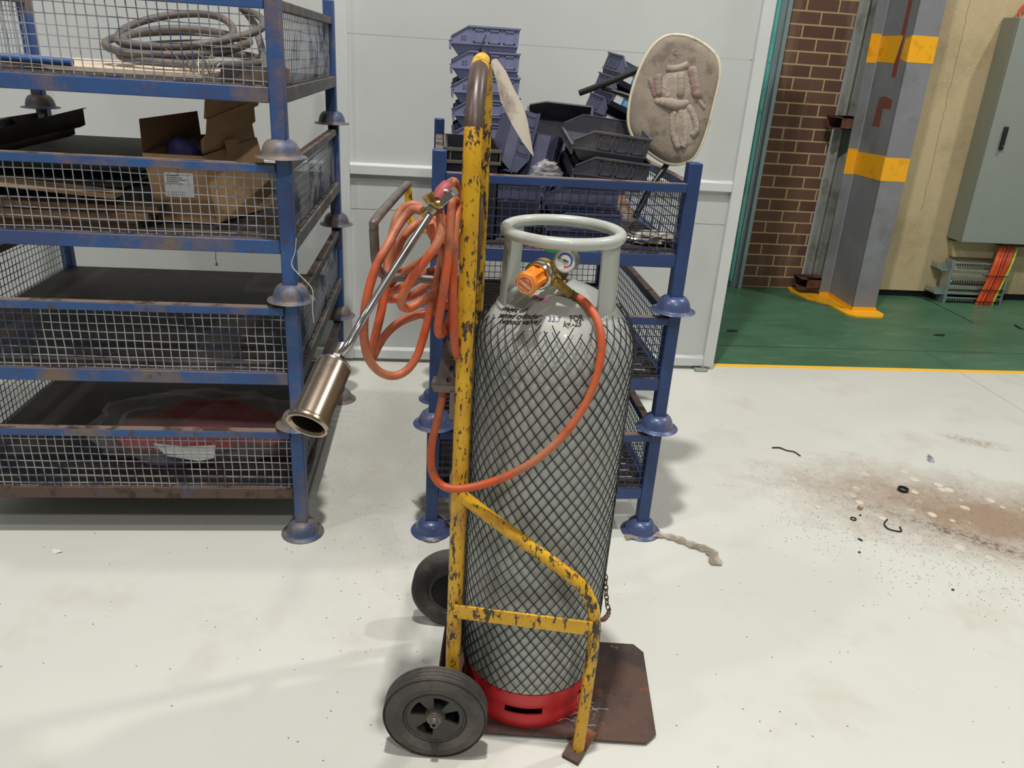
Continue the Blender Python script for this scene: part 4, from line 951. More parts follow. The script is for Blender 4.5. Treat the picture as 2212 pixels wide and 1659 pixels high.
for k in range(22):
    a = atz(1255+rs.uniform(-25, 30), 1545+rs.uniform(-30, 30), .02)+V((0, -.01, 0)); d = V((rs.uniform(-1, 1), rs.uniform(-.5, .3), rs.uniform(0, .9))).normalized()*rs.uniform(.02, .06)
    b = a+d; c = (a+b)/2+V((rs.uniform(-.01, .01), 0, rs.uniform(0, .015)))
    for q in (a, b, c): q.z = max(q.z, .0165); q.y = min(q.y, CY-math.sqrt(max(0, .176**2-(q.x-CX)**2))-.002) if abs(q.x-CX) < .176 else q.y
    m.tube(smoothpath([a, c, b], 4), .0007, 4)
tag(single(m, 'straw_wisps', strM, 'dry straw wisps caught at the foot of the red base ring', 'straw'), kind='stuff')

# ------------------------------------------------------------------ contents of the left stack
# red bundle in clear plastic
def lump(mb, c, r, seed, nz=.25, n=20, m_=14, fq=3.0, flat=None):
    vs = []; fs = []
    for i in range(m_+1):
        ph = PI*i/m_
        for j in range(n):
            th = 2*PI*j/n; d = V((math.sin(ph)*math.cos(th), math.sin(ph)*math.sin(th), math.cos(ph)))
            k_ = 1+nz*noise.noise(d*fq*.6+V((seed, seed*2, 0)))+nz*.4*noise.noise(d*fq*1.7+V((seed*3, 0, seed)))
            p = V((d.x*r[0], d.y*r[1], d.z*r[2]))*k_+V(c)
            if flat is not None: p.z = max(p.z, flat)
            vs.append(p)
    for i in range(m_):
        for j in range(n): fs.append((i*n+j, i*n+(j+1) % n, (i+1)*n+(j+1) % n, (i+1)*n+j))
    return mb.add(vs, fs)
zd = .2045
rc = atz(440, 935, zd+.05)
rb_ = thing('bagged_red_bundle', 'red fabric bundle in a clear plastic bag inside the lowest stillage of the left stack', 'bundle', (rc.x, rc.y, zd))
m = MB()
for k, (dx, dyy, rx, ry, rz, dz) in enumerate([(-.19, .0, .13, .12, .055, .05), (-.05, -.05, .13, .11, .05, .05), (.06, .02, .14, .14, .075, .065), (.20, .05, .13, .12, .055, .05), (.0, .14, .2, .1, .06, .055)]):
    lump(m, (rc.x+dx, rc.y+dyy, zd+dz), (rx, ry, rz), k*3.3, .22, flat=zd+.002)
m.build('red_bundle', redM, rb_, smooth=80)
m = MB(); lump(m, (rc.x, rc.y+.03, zd+.06), (.41, .23, .125), 4.1, .2, 40, 24, 5, flat=zd+.0012); m.build('plastic_bag', clearF, rb_, smooth=80)
m = MB(); q = [aty(330, 958, 2.53), aty(395, 965, 2.52), aty(466, 962, 2.53), aty(462, 990, 2.52), aty(430, 996, 2.515), aty(360, 985, 2.52)]
for p in q: p.z = max(p.z, zd+.004)
m.prism(q, (0, .004, 0)); m.build('paper_insert', paper, rb_, smooth=0)
# third unit: box, sheets, boards, channels
z3 = .449*2+.2045
def corner(px, py, z): return atz(px, py, z)
Bf = corner(468, 483, z3+.004); Bl = corner(345, 478, z3+.004); ed = (Bl-Bf); 
Br = aty(597, 428, Bf.y+.30); Br.z = z3+.02
Tf = aty(437, 337, Bf.y+.02); Tl = aty(308, 330, Bl.y+.02); Tr = aty(553, 297, Br.y-.02)
H1 = Tf-Bf
bx = thing('cardboard_box', 'open brown cardboard box with handling symbols, third stillage up in the left stack', 'box', (Bf.x, Bf.y+.1, z3))
Bb = Br+(Bl-Bf); Tb = Tr+(Tl-Tf)
def quad(mb, a, b, c, d, t=.003):
    n_ = (V(b)-V(a)).cross(V(d)-V(a)).normalized()*t; return mb.prism([a, b, c, d], n_)
m = MB(); quad(m, Bl, Bf, Tf, Tl); quad(m, Bf, Br, Tr, Tf); quad(m, Br, Bb, Tb, Tr); quad(m, Bb, Bl, Tl, Tb); quad(m, Bl, Bf, Br, Bb)
m.build('box_body', card, bx, smooth=0)
m = MB(); quad(m, Tl, Tl+(Tb-Tl)*.97, aty(425, 240, Tb.y-.03), aty(300, 257, Tl.y+.05)); m.build('box_flap', cardI, bx, smooth=0)
m = MB(); f_ = [Tf+(Tr-Tf)*.05+(Tl-Tf)*.05, Tf+(Tr-Tf)*.98, aty(545, 268, Tr.y), aty(552, 262, Tr.y), aty(549, 232, Tr.y), aty(558, 228, Tr.y), aty(560, 212, Tr.y), aty(443, 211, Tf.y+.02), aty(441, 256, Tf.y+.02), aty(447, 258, Tf.y+.02), aty(445, 290, Tf.y+.02), aty(434, 303, Tf.y+.01)]
m.prism(f_, (-.002, .003, 0)); m.build('box_flap', card, bx, smooth=0)
m = MB(); quad(m, aty(485, 303, Tf.y+.1), aty(515, 300, Tf.y+.13), aty(519, 325, Tf.y+.11), aty(492, 337, Tf.y+.08)); m.build('tape_tab', card, bx, smooth=0)
fl = frame(Bl+(Tl-Bl)*.38+(Bf-Bl)*.22, (Bf-Bl), (Tl-Bl)); wl = (Bf-Bl).length
MB().box((0, 0, 0), (1, 1, 1)) if False else None
lbm = fl @ Matrix.Translation((0, 0, .0035))
m = MB(); m.prism([lbm @ V((0, 0, 0)), lbm @ V((wl*.5, 0, 0)), lbm @ V((wl*.5, wl*.42, 0)), lbm @ V((0, wl*.42, 0))], lbm.to_3x3() @ V((0, 0, .0006)))
lbo = m.build('shipping_label', labW, bx, smooth=0)
m = MB()
for k in range(5): m.prism([lbm @ V((wl*.04, wl*(.36-k*.035), .0008)), lbm @ V((wl*(.25+.2*((k*7) % 3)/3), wl*(.36-k*.035), .0008)), lbm @ V((wl*(.25+.2*((k*7) % 3)/3), wl*(.372-k*.035), .0008)), lbm @ V((wl*.04, wl*(.372-k*.035), .0008))], lbm.to_3x3() @ V((0, 0, .0002)))
for k in range(26):
    if k % 3: m.prism([lbm @ V((wl*(.03+k*.012), wl*.03, .0008)), lbm @ V((wl*(.036+k*.012), wl*.03, .0008)), lbm @ V((wl*(.036+k*.012), wl*.09, .0008)), lbm @ V((wl*(.03+k*.012), wl*.09, .0008))], lbm.to_3x3() @ V((0, 0, .0002)))
m.build('label_print', ink, lbo, smooth=0)
fr_ = frame(Bf+(Tf-Bf)*.1, (Br-Bf), (Tf-Bf)) @ Matrix.Translation((0, 0, .0008)); wr_ = (Br-Bf).length
if (fr_.to_3x3() @ V((0, 0, 1))).y > 0: fr_ = fr_ @ Matrix.Translation((0, 0, -.005))
text('MAX. WEIGHT DOES NOT EXCEED', .021, ink, 'box_text', bx, m=fr_ @ Matrix.Translation((wr_*.06, .015, 0)), ext=.0003)
m = MB()
def outl(x, y, w_, h_, t=.0028):
    for a, b in (((x, y), (x+w_, y+t)), ((x, y+h_-t), (x+w_, y+h_)), ((x, y), (x+t, y+h_)), ((x+w_-t, y), (x+w_, y+h_))):
        m.prism([fr_ @ V((a[0], a[1], 0)), fr_ @ V((b[0], a[1], 0)), fr_ @ V((b[0], b[1], 0)), fr_ @ V((a[0], b[1], 0))], fr_.to_3x3() @ V((0, 0, .0006)))
hh = (Tf-Bf).length
for k in range(3): outl(wr_*(.12+.23*k), hh*.33, wr_*.15, hh*.40)
def tri(P): m.prism([fr_ @ V((x, y, 0)) for x, y in P], fr_.to_3x3() @ V((0, 0, .0006)))
x = wr_*.12; tri([(x+.02, hh*.40), (x+.028, hh*.40), (x+.028, hh*.6), (x+.02, hh*.6)]); tri([(x+.012, hh*.6), (x+.036, hh*.6), (x+.024, hh*.68)])
x = wr_*.35; tri([(x+.012, hh*.52), (x+.034, hh*.52), (x+.03, hh*.68), (x+.016, hh*.68)]); tri([(x+.021, hh*.4), (x+.025, hh*.4), (x+.025, hh*.52), (x+.021, hh*.52)])
x = wr_*.58; tri([(x+.006, hh*.58), (x+.04, hh*.58), (x+.036, hh*.64), (x+.023, hh*.69), (x+.01, hh*.64)]); tri([(x+.021, hh*.42), (x+.025, hh*.42), (x+.025, hh*.58), (x+.021, hh*.58)])
m.build('handling_symbols', ink, bx, smooth=0)
m = MB(); pc = (Tl+Tf+Tr)/3; lump(m, aty(400, 330, Tf.y+.12), (.06, .07, .05), 8.8, .3)
single(m, 'purple_plastic_bag', purp, 'lilac plastic bag poking out of the open cardboard box', 'bag', smooth=80)
# steel sheets, timber and channels
def slab(name, mat, P, th, label, cat, group=None):
    m = MB(); m.prism(P, (0, 0, th)); return single(m, name, mat, label, cat, group, smooth=0)
pz = z3+.001
for k in range(3):
    z = pz+k*.023; yy = 2.505+.01*k
    P = [V((LX+.03, yy, z)), V((-.93+.03*k, yy+.0, z)), V((-.93+.03*k, yy+.09, z)), V((LX+.03, yy+.09, z))]
    slab('timber_board', timber, P, .021, 'weathered brown timber board in the left stack, '+('lowest', 'middle', 'uppermost')[k]+' of the front three', 'board', 'weathered boards beside the cardboard box')
a, b = aty(0, 403, 2.50), aty(246, 430, 2.50); dd = b-a
m = MB(); m.prism([a-dd*.12, b, b+V((0, .09, 0)), a-dd*.12+V((0, .09, 0))], (0, 0, .012)); single(m, 'timber_plank', M('pale_split_timber', (186, 160, 118), .8, layers=[((120, 92, 66), 12, .5, .62, (.1, 1, 3))]), 'pale split timber plank sloping down behind the mesh of the left stack', 'board', smooth=0)
for k, (zz, x1_, yy0, yy1, nm) in enumerate([(1.195, -1.02, 2.62, 3.45, 'lower'), (1.232, -1.0, 2.72, 3.5, 'upper')]):
    P = [V((LX+.05, yy0, zz+.0)), V((x1_, yy0+.06, zz+.004)), V((x1_+.05, yy1, zz+.02)), V((LX+.05, yy1, zz+.02))]
    slab('steel_plate', darkst, P, .010, 'dark dusty steel plate lying in the left stack, '+nm+' of two', 'plate', 'steel plates')
for k in range(4): 
    m = MB().b2((LX+.1+.18*k, 2.7, z3+.002), (LX+.16+.18*k, 3.4, z3+.086)); single(m, 'steel_section', darkst, 'dark steel box section under the steel plates, '+('leftmost', 'second from the left', 'third from the left', 'rightmost')[k], 'beam', 'steel sections under the plates', bevel=.003)
def channel(p0, p1, h_, nm, lb):
    d = (p1-p0); dn = d.normalized(); o2 = V((0, .05, 0)) ; m = MB()
    m.prism([p0, p1, p1+V((0, 0, h_)), p0+V((0, 0, h_))], (0, .003, 0)); m.prism([p0, p1, p1+V((0, -.04, -.004)), p0+V((0, -.04, -.004))], (0, 0, .003)); m.prism([p0+V((0, 0, h_)), p1+V((0, 0, h_)), p1+V((0, .03, h_)), p0+V((0, .03, h_))], (0, 0, .003))
    e_ = p1+V((-.012, -.0005, h_*.2))
    return single(m, nm, darkst, lb, 'steel angle', 'steel channels propped in the left stack', smooth=0)
channel(aty(-60, 330, 2.9), aty(184, 270, 3.05), .055, 'steel_channel', 'dark slotted steel channel sticking up at the left, nearer and longer one')
channel(aty(-60, 285, 3.3), aty(84, 262, 3.4), .03, 'steel_channel', 'dark steel channel resting behind the slotted one at the left edge')
channel(aty(-20, 335, 2.8), aty(162, 290, 2.95), .02, 'steel_channel', 'short dark channel just below the slotted steel channel')
# top unit: coil, board, pipe, tube, wires
z4 = .449*3+.2045
m = MB().b2((LX+.03, 2.60, z4+.001), (-.72, 3.4, z4+.014)); single(m, 'packing_board', board, 'cream board lying under the dark hose coil in the top left stillage', 'board', smooth=0)
m = MB().tube([(-1.62, 2.66, z4+.030), (-1.3, 2.60, z4+.028), (-1.08, 2.57, z4+.026)], .012, 12); single(m, 'blue_pipe', bluePipe, 'thin blue pipe lying on the cream board in the top left stillage', 'pipe')
cc = aty(395, 120, 2.92); m = MB(); P = []; rn = random.Random(2); N_ = 190
for k in range(N_):
    t = k/N_*2*PI*6.2; lvl = k/N_; R1_ = .20+.035*math.sin(t*.37)+.02*math.sin(t*1.3+1)
    z = z4+.030+.055*lvl+.05*(1+math.sin(t+.3))*(.25+.75*lvl)+.010*math.sin(t*.7)
    if lvl > .80: z += .04*max(0, math.sin(t-.3))
    P.append(V((cc.x+.01*math.sin(t*.21)*3+R1_*math.cos(t), cc.y+.02+.19*math.sin(t)*R1_/.2, max(z, z4+.029))))
P += [P[-1]+V((.05, -.03, -.05)), V((cc.x+.28, cc.y-.05, z4+.04)), V((cc.x+.30, cc.y-.2, z4+.028))]
m.tube(smoothpath(P, 2), .0125, 10); single(m, 'rubber_hose', rubb, 'coil of thick dusty dark hose in the top left stillage', 'hose', smooth=60)
b0 = atz(478, 172, z4+.004)
m = MB(); tw, th2 = .05, .042; L = .2
dx_ = V((.96, .25, 0)); dn_ = V((-.25, .96, 0))
for (o1, o2, s1, s2) in ((0, 0, tw, .004), (0, th2-.004, tw, .004), (0, .004, .004, th2-.008), (tw-.004, .004, .004, th2-.008)):
    p = V((b0.x, b0.y, z4+.003))+dn_*o1+V((0, 0, o2)); m.prism([p, p+dn_*s1, p+dn_*s1+V((0, 0, s2)), p+V((0, 0, s2))], dx_*L)
single(m, 'steel_tube', M('dark_grey_tube', (58, 54, 52), .6, layers=[(DUST, 6, .5, .6)]), 'short dark square tube lying beside the hose coil in the top left stillage', 'tube', smooth=0)
m = MB(); wc_ = atz(435, 158, z4+.02)
for k in range(24):
    a = wc_+V((rn.uniform(-.04, .03), rn.uniform(-.03, .03), -.012)); d = V((rn.uniform(-.6, .6), rn.uniform(-.3, .3), rn.uniform(.1, 1))).normalized()*rn.uniform(.03, .085)
    a.z = z4+.018; b = a+d; c = (a+b)/2+V((rn.uniform(-.012, .012), rn.uniform(-.01, .01), .004)); m.tube(smoothpath([a, c, b], 4), .0012, 4)
tag(single(m, 'wire_offcuts', M('bright_wire', (190, 180, 160), .35, .6), 'tangle of thin bright wire beside the hose coil', 'wire'), kind='stuff')
# string hanging from the stack
sp_ = [aty(640, 515, 2.43), aty(637, 545, 2.43), aty(630, 572, 2.425), aty(645, 592, 2.41), aty(668, 615, 2.40), aty(676, 632, 2.39), aty(675, 665, 2.39), aty(678, 697, 2.39)]
single(MB().tube(smoothpath(sp_, 5), .0013, 5), 'loose_string', strM, 'thin white string dangling from the right post of the left stack', 'string')
single(MB().tube(smoothpath([aty(467, 540, 2.445), aty(466, 556, 2.443), aty(468, 568, 2.443)], 4), .0012, 5).box(aty(468, 571, 2.443), (.006, .006, .008)), 'loose_thread', bark, 'short dark thread hanging below the middle beam of the left stack', 'thread')

# ------------------------------------------------------------------ plastic bins
def make_bin(mat, labelled=False, L=.25, W=.26, H=.10, num=False):
    root = proto('storage_bin'); t = .003; m = MB()
    tp_ = .016   # taper toward the bottom
    # side profile in x/z, front at -L/2
    top = [(-L/2, H*.62), (-L/2+.055, H), (L/2, H)]
    low = [(-L/2+.020, 0), (L/2-.012, 0)]
    zs = H*.40
    for s in (-1, 1):
        y1 = s*W/2; y0_ = s*(W/2-tp_)
        m.prism([(-L/2, y1, zs), (L/2-.004, y1, zs), (L/2, y1, H), (-L/2+.062, y1, H), (-L/2, y1, H*.62)], (0, -s*t, 0))
        n = 0; vs = [(-L/2, y1, zs), (L/2-.004, y1, zs), (L/2-.014, y0_, 0), (-L/2+.030, y0_, 0)]
        m.prism(vs, (0, -s*t, 0))
        m.prism([(-L/2+.060, y1-s*t, H-.004), (L/2+.004, y1-s*t, H-.004), (L/2+.004, y1+s*.005, H-.004), (-L/2+.060, y1+s*.005, H-.004)], (0, 0, .006))
        m.prism([(-L/2, y1-s*t, H*.62), (-L/2+.062, y1-s*t, H-.002), (-L/2+.062, y1+s*.004, H-.002), (-L/2, y1+s*.004, H*.62)], (0, 0, .004))
        xs0 = -L/2+.074; pw = (L-.084)/3     # three raised rib frames
        for k in range(3):
            xa, xb = xs0+k*pw+.006, xs0+(k+1)*pw-.006
            for a, b in (((xa, zs+.006), (xb, zs+.010)), ((xa, H-.014), (xb, H-.010)), ((xa, zs+.006), (xa+.005, H-.010)), ((xb-.005, zs+.006), (xb, H-.010))):
                m.b2((a[0], y1, a[1]), (b[0], y1+s*.003, b[1]))
        m.b2((xs0-.004, y1, zs), (xs0, y1+s*.002, H))
        m.b2((-L/2+.0, y1, zs-.002), (L/2-.004, y1+s*.003, zs+.002))
    m.prism([(L/2, -W/2, H), (L/2, W/2, H), (L/2-.014, W/2-tp_, 0), (L/2-.014, -W/2+tp_, 0)], (-t, 0, 0))
    m.b2((L/2-.004, -W/2, H-.004), (L/2+.004, W/2, H+.002))
    m.prism([(-L/2+.030, -W/2+tp_, 0), (L/2-.014, -W/2+tp_, 0), (L/2-.014, W/2-tp_, 0), (-L/2+.030, W/2-tp_, 0)], (0, 0, t))
    m.prism([(-L/2+.030, -W/2+tp_, 0), (-L/2+.030, W/2-tp_, 0), (-L/2+.002, W/2-.004, zs+.002), (-L/2+.002, -W/2+.004, zs+.002)], (t, 0, 0))
    m.b2((-L/2-.004, -W/2, zs-.022), (-L/2+.002, W/2, zs+.008)); m.b2((-L/2-.007, -W/2, zs+.006), (-L/2+.002, W/2, zs+.010))
    m.build('bin_body', mat, root, smooth=0)
    if num:
        for s in (-1,):
            text('50', .022, inkG, 'moulded_number', root, m=frame((-L/2+.034, -W/2-.001, zs+.012), (1, 0, 0), (0, 0, 1)), ext=.0006)
    if labelled:
        MB().b2((-L/2-.0055, -W*.20, zs-.022), (-L/2-.0040, W*.32, zs+.006)).build('blue_label', labB, root, smooth=0)
        MB().b2((-L/2-.0058, W*.32, zs-.022), (-L/2-.0040, W*.46, zs+.006)).build('white_label', labW, root, smooth=0)
        mm_ = MB()
        for r_ in range(3): mm_.b2((-L/2-.0060, -W*(.20-.05*r_), zs-.016+r_*.006), (-L/2-.0056, W*.28, zs-.0135+r_*.006))
        mm_.build('label_print', labW, root, smooth=0)
    return root
def put(o, m4_, label, group):
    o.matrix_world = m4_; return tag(o, label, 'storage bin', group)
RX = lambda a: Matrix.Rotation(math.radians(a), 4, 'X')
RY = lambda a: Matrix.Rotation(math.radians(a), 4, 'Y')
RZ = lambda a: Matrix.Rotation(math.radians(a), 4, 'Z')
TR = lambda x, y, z: Matrix.Translation((x, y, z))
zr3 = .449*2+.205
bA = make_bin(binL, num=True)
GA = 'pale slate bins in the tall stack at the left of the heap'
nms = ['topmost', 'second from the top', 'third from the top', 'fourth from the top', 'fifth from the top', 'lowest']
for k in range(6):
    o = bA if k == 0 else copy_tree(bA)
    put(o, TR(.168+.006*k, 3.22+.004*k, 1.665-.084*k), 'pale slate plastic bin in the tall stack behind the yellow handle, '+nms[k], GA)
bK = make_bin(binK)
for k in range(4):
    o = bK if k == 0 else copy_tree(bK)
    put(o, TR(.205+(-.012, .004, -.006, .0)[k], 3.55, 1.50-.09*k) @ RZ(3), 'black plastic bin behind the pale slate stack, '+('topmost', 'second', 'third', 'lowest')[k]+' of four', 'black bins behind the pale slate stack')
bD = make_bin(binD)
GC = 'charcoal bins in the middle of the heap'
put(bD, TR(.560, 2.70, 1.378) @ RY(5) @ RX(7), 'dusty charcoal bin, upper of the two nested in the middle of the heap', GC)
o = copy_tree(bD); put(o, TR(.572, 2.705, 1.297) @ RY(5) @ RX(7), 'dusty charcoal bin, lower of the two nested in the middle of the heap', GC)
o = copy_tree(bD); put(o, TR(*aty(1200, 300, 2.98)) @ RY(3) @ RX(62) @ Matrix.Diagonal((.9, .7, 1, 1)), 'dark bin with its opening showing, behind the two nested charcoal bins', GC)
bB = make_bin(binM)
def along(center, xdir, ydir): 
    m_ = frame((0, 0, 0), xdir, ydir); return TR(*center) @ m_
GD = 'slate bins tipped on end beside the yellow upright'
SC = Matrix.Diagonal((.85, .58, .9, 1))
put(bB, along(aty(1140, 345, 2.78), (.20, .2, .95), (.82, -.5, .0)) @ SC, 'slate bin tipped on end, right one of the pair beside the yellow upright', GD)
o = copy_tree(bB); put(o, along(aty(1082, 300, 2.82), (.22, .25, .95), (.25, -.95, .1)) @ SC, 'slate bin tipped on end, left one of the pair, half behind the yellow upright', GD)
o = copy_tree(bB); put(o, along(aty(1190, 360, 2.9), (.2, .4, .85), (.8, -.6, 0)) @ SC, 'small part of a slate bin standing behind the tipped pair, left of the charcoal bins', 'slate bins loose in the heap')
o = copy_tree(bB); put(o, TR(.20, 2.72, zr3+.001) @ RZ(4), 'slate bin on the deck behind the mesh, left of the cylinder guard', 'slate bins behind the mesh')
o = copy_tree(bB); put(o, TR(.50, 2.68, zr3+.001) @ RZ(-2), 'slate bin on the deck behind the mesh, seen through the cylinder guard ring', 'slate bins behind the mesh')
o = copy_tree(bB); put(o, TR(.22, 2.70, zr3+.088) @ RZ(2), 'slate bin nested on top of the left bin behind the mesh', 'slate bins behind the mesh')
o = copy_tree(bB); put(o, TR(.49, 2.69, zr3+.088) @ RZ(-4), 'slate bin nested on the bin seen through the cylinder guard ring', 'slate bins behind the mesh')
bE = make_bin(binM, True, L=.20, W=.24, H=.10)
cE = aty(1325, 285, 3.25)
for k in range(4):
    o = bE if k == 0 else copy_tree(bE)
    upd = RY(21) @ V((0, 0, 1))
    put(o, TR(*(cE+upd*(.082*(k-1)))) @ RY(21) @ RZ(104), 'slate bin with a blue and white label in the leaning stack, '+('lowest', 'second from the bottom', 'second from the top', 'topmost')[k], 'labelled bins in the leaning stack beside the round pad')
# grey crate behind the front-left post
ct = thing('plastic_crate', 'dark grey ribbed plastic crate behind the left posts of the right stack', 'crate', (.05, 3.0, zr3))
m = MB(); cx0, cx1, cy0, cy1, cz0, cz1 = -.005+.035, .20, 2.56, 2.98, zr3+.001, 1.395
for a, b in (((cx0, cy0), (cx1, cy0+.004)), ((cx0, cy1-.004), (cx1, cy1)), ((cx0, cy0), (cx0+.004, cy1)), ((cx1-.004, cy0), (cx1, cy1))): m.b2((a[0], a[1], cz0), (b[0], b[1], cz1))
m.b2((cx0, cy0, cz0), (cx1, cy1, cz0+.004)); m.build('crate_body', binK, ct, smooth=0)
m = MB()
for z in (cz1-.012, cz1-.05): m.b2((cx0-.008, cy0-.008, z), (cx1+.006, cy0, z+.01)); m.b2((cx0-.008, cy0-.008, z), (cx0, cy1, z+.01))
for k in range(5): m.b2((cx0+.01+.04*k, cy0-.006, cz1-.05), (cx0+.015+.04*k, cy0, cz1)); m.b2((cx0-.006, cy0+.04+.09*k, cz1-.05), (cx0, cy0+.045+.09*k, cz1))
m.build('crate_ribs', M('dusty_grey_crate', (92, 86, 76), .7), ct, bevel=.001)
# plastic film and offcuts in the top right unit
for (px, py, y, r, s, lb) in ((1180, 372, 2.58, (.045, .04, .035), 1.2, 'crumpled clear plastic film poking over the front rail between the bins'), (1310, 480, 2.62, (.075, .06, .06), 5.2, 'crumpled clear plastic bag behind the mesh at the right of the guard ring')):
    m = MB(); c = aty(px, py, y); lump(m, c, r, s, .6, 30, 20, 6, flat=zr3+.002)
    single(m, 'plastic_film', clearF, lb, 'plastic film', smooth=70)
m = MB(); c = aty(1410, 535, 2.60); lump(m, (c.x, c.y, zr3+.02), (.10, .05, .02), 2.2, .5, 30, 16, 8, flat=zr3+.001); single(m, 'zip_pouch', M('silvery_crumpled_film', (168, 160, 150), .3, .3, layers=[((90, 84, 78), 12, .5, .6)]), 'silvery crumpled pouch lying on the deck at the right of the mesh', 'bag', smooth=25)
rn = random.Random(4)
for k in range(7):
    x = .55+.035*k; m = MB(); a = V((x, 2.66+.05*k, zr3+.003)); b = a+V((.10, .42, .09-.006*k)); 
    b.x = min(b.x, .79); m.prism([a, a+V((.028, 0, 0)), b+V((.01, 0, 0)), b+V((-.02, 0, 0))], (0, 0, .006))
    single(m, 'timber_offcut', timber, 'brown timber offcut fanned out behind the mesh, '+('first', 'second', 'third', 'fourth', 'fifth', 'sixth', 'seventh')[k]+' from the left', 'timber', 'timber offcuts at the right of the top right stillage', smooth=0)
# ------------------------------------------------------------------ round pad with tubes and glove
sc = aty(1457, 216, 2.70)
pd = thing('padded_stool', 'upturned stool with dusty oval padded seat and black tube legs', 'stool', (sc.x, sc.y, 1.36))
outline = [(1445, 77), (1480, 78), (1504, 87), (1527, 101), (1547, 122), (1554, 148), (1551, 181), (1542, 219), (1532, 260), (1519, 301), (1501, 337), (1480, 351), (1456, 355), (1430, 348), (1396, 325), (1370, 301), (1358, 271), (1358, 238), (1364, 202), (1377, 161), (1396, 120), (1418, 92)]
pn = (V((0, 0, CAMH))-sc).normalized(); pn = (pn+V((.10, 0, .10))).normalized()
def onp(px, py, off=0):
    d = ray(px, py); o_ = V((0, 0, CAMH)); t = (sc-o_).dot(pn)/d.dot(pn); return o_+d*t+pn*off
ol = smoothpath([onp(*p) for p in outline], 3, closed=True); cen = sum(ol, V((0, 0, 0)))/len(ol)
vs = []; fs = []; N = len(ol); rings = [(0, .030), (.3, .030), (.6, .029), (.85, .025), (.95, .018), (1, .004), (1.0, -.012), (.9, -.020), (0, -.022)]
for f_, h_ in rings:
    for p in ol: vs.append(cen+(p-cen)*max(f_, .001)+pn*h_*.8)
for i in range(len(rings)-1):
    for j in range(N): fs.append((i*N+j, i*N+(j+1) % N, (i+1)*N+(j+1) % N, (i+1)*N+j))
MB().add(vs, fs).build('seat_pad', padM, pd, smooth=60)
MB().tube([cen+(p-cen)*1.0+pn*.004 for p in ol], .006, 8, closed=True).build('seat_edge', pipingM, pd, smooth=60)
bk = -pn
def onb(px, py, dep): p = onp(px, py); d = (p-V((0, 0, CAMH))); return V((0, 0, CAMH))+d*(1+dep/d.length)
MB().tube([onb(1252, 201, .10), onb(1330, 172, .06), onb(1400, 142, .03), onb(1430, 130, .03)], .0105, 12).build('leg', blkTube, pd, smooth=60)
MB().tube([onb(1300, 190, .085), onb(1345, 203, .06), onb(1400, 222, .035)], .0075, 12).build('leg_brace', blkTube, pd, smooth=60)
q = aty(1372, 470, 2.60)
MB().tube([onb(1450, 340, .03), onb(1436, 362, .02), aty(1405, 405, 2.64), q], .0105, 12).build('leg', blkTube, pd, smooth=60)
MB().tube([onb(1430, 200, .03), onb(1460, 260, .03), onb(1470, 330, .03)], .010, 10).build('leg_brace', blkTube, pd, smooth=60)
# knitted glove stuck on the pad
gl_ = thing('knitted_work_glove', 'flattened grubby white and pink knitted glove pressed onto the round pad', 'glove', cen)
GP = 2.45/1661
fing = [([(1422, 161), (1421, 185), (1422, 208)], 10, 1), ([(1403, 170), (1408, 192), (1414, 212)], 7, 1), ([(1446, 164), (1443, 190), (1439, 214)], 8, 0), ([(1469, 158), (1469, 185), (1467, 212)], 12, 0),
        ([(1492, 146), (1498, 180), (1505, 212)], 13, 1), ([(1504, 214), (1511, 224), (1520, 236)], 6, 0),
        ([(1456, 240), (1451, 262), (1453, 292), (1464, 322)], 9, 0), ([(1466, 236), (1474, 270), (1478, 302), (1472, 320)], 9, 0), ([(1484, 228), (1498, 258), (1500, 282), (1489, 294)], 9, 0)]
for k, (f_, r_, pk) in enumerate(fing):
    P = smoothpath([onp(*p, .018) for p in f_], 7); n_ = len(P)
    MB().tube(P, [r_*GP*(.93+.07*math.sin(i*2.4)) if 1 < i < n_-2 else r_*GP*(.55 if i in (0, n_-1) else .85) for i in range(n_)], 12).build('finger', glvP if pk else glvM, gl_, smooth=60)
P = smoothpath([onp(*p, .017) for p in ((1414, 219), (1440, 224), (1462, 228), (1486, 222))], 5); n_ = len(P)
MB().tube(P, [GP*(6+8*math.sin(PI*(i+.5)/n_)) for i in range(n_)], 12).build('palm', glvM, gl_, smooth=60)
P = smoothpath([onp(*p, .017) for p in ((1438, 150), (1460, 150), (1484, 142))], 5)
MB().tube(P, 9*GP, 12).build('wrist', glvM, gl_, smooth=60)
m = MB(); c = onp(1461, 117, .018); lump(m, (0, 0, 0), (19*GP, 10*GP, .006), 2.2, .2, 24, 12); m.v = [frame(c, (rt-pn*rt.dot(pn)), (up-pn*up.dot(pn))) @ RZ(-18) @ p for p in m.v]
m.build('cuff', padM, gl_, smooth=60)
m = MB(); fr2 = lambda px, py, rz: frame(onp(px, py, .012), (rt-pn*rt.dot(pn)), (up-pn*up.dot(pn))) @ RZ(rz)
for px, py, rx, ry, rz in ((1462, 186, 50, 44, -6), (1474, 272, 32, 56, 8)):
    q = MB(); lump(q, (0, 0, 0), (rx*GP, ry*GP, .0175), px, .16, 30, 14, 6); q.v = [fr2(px, py, rz) @ p for p in q.v]; m.add(q.v, q.f)
m.build('glove_back', glvM, gl_, smooth=60)

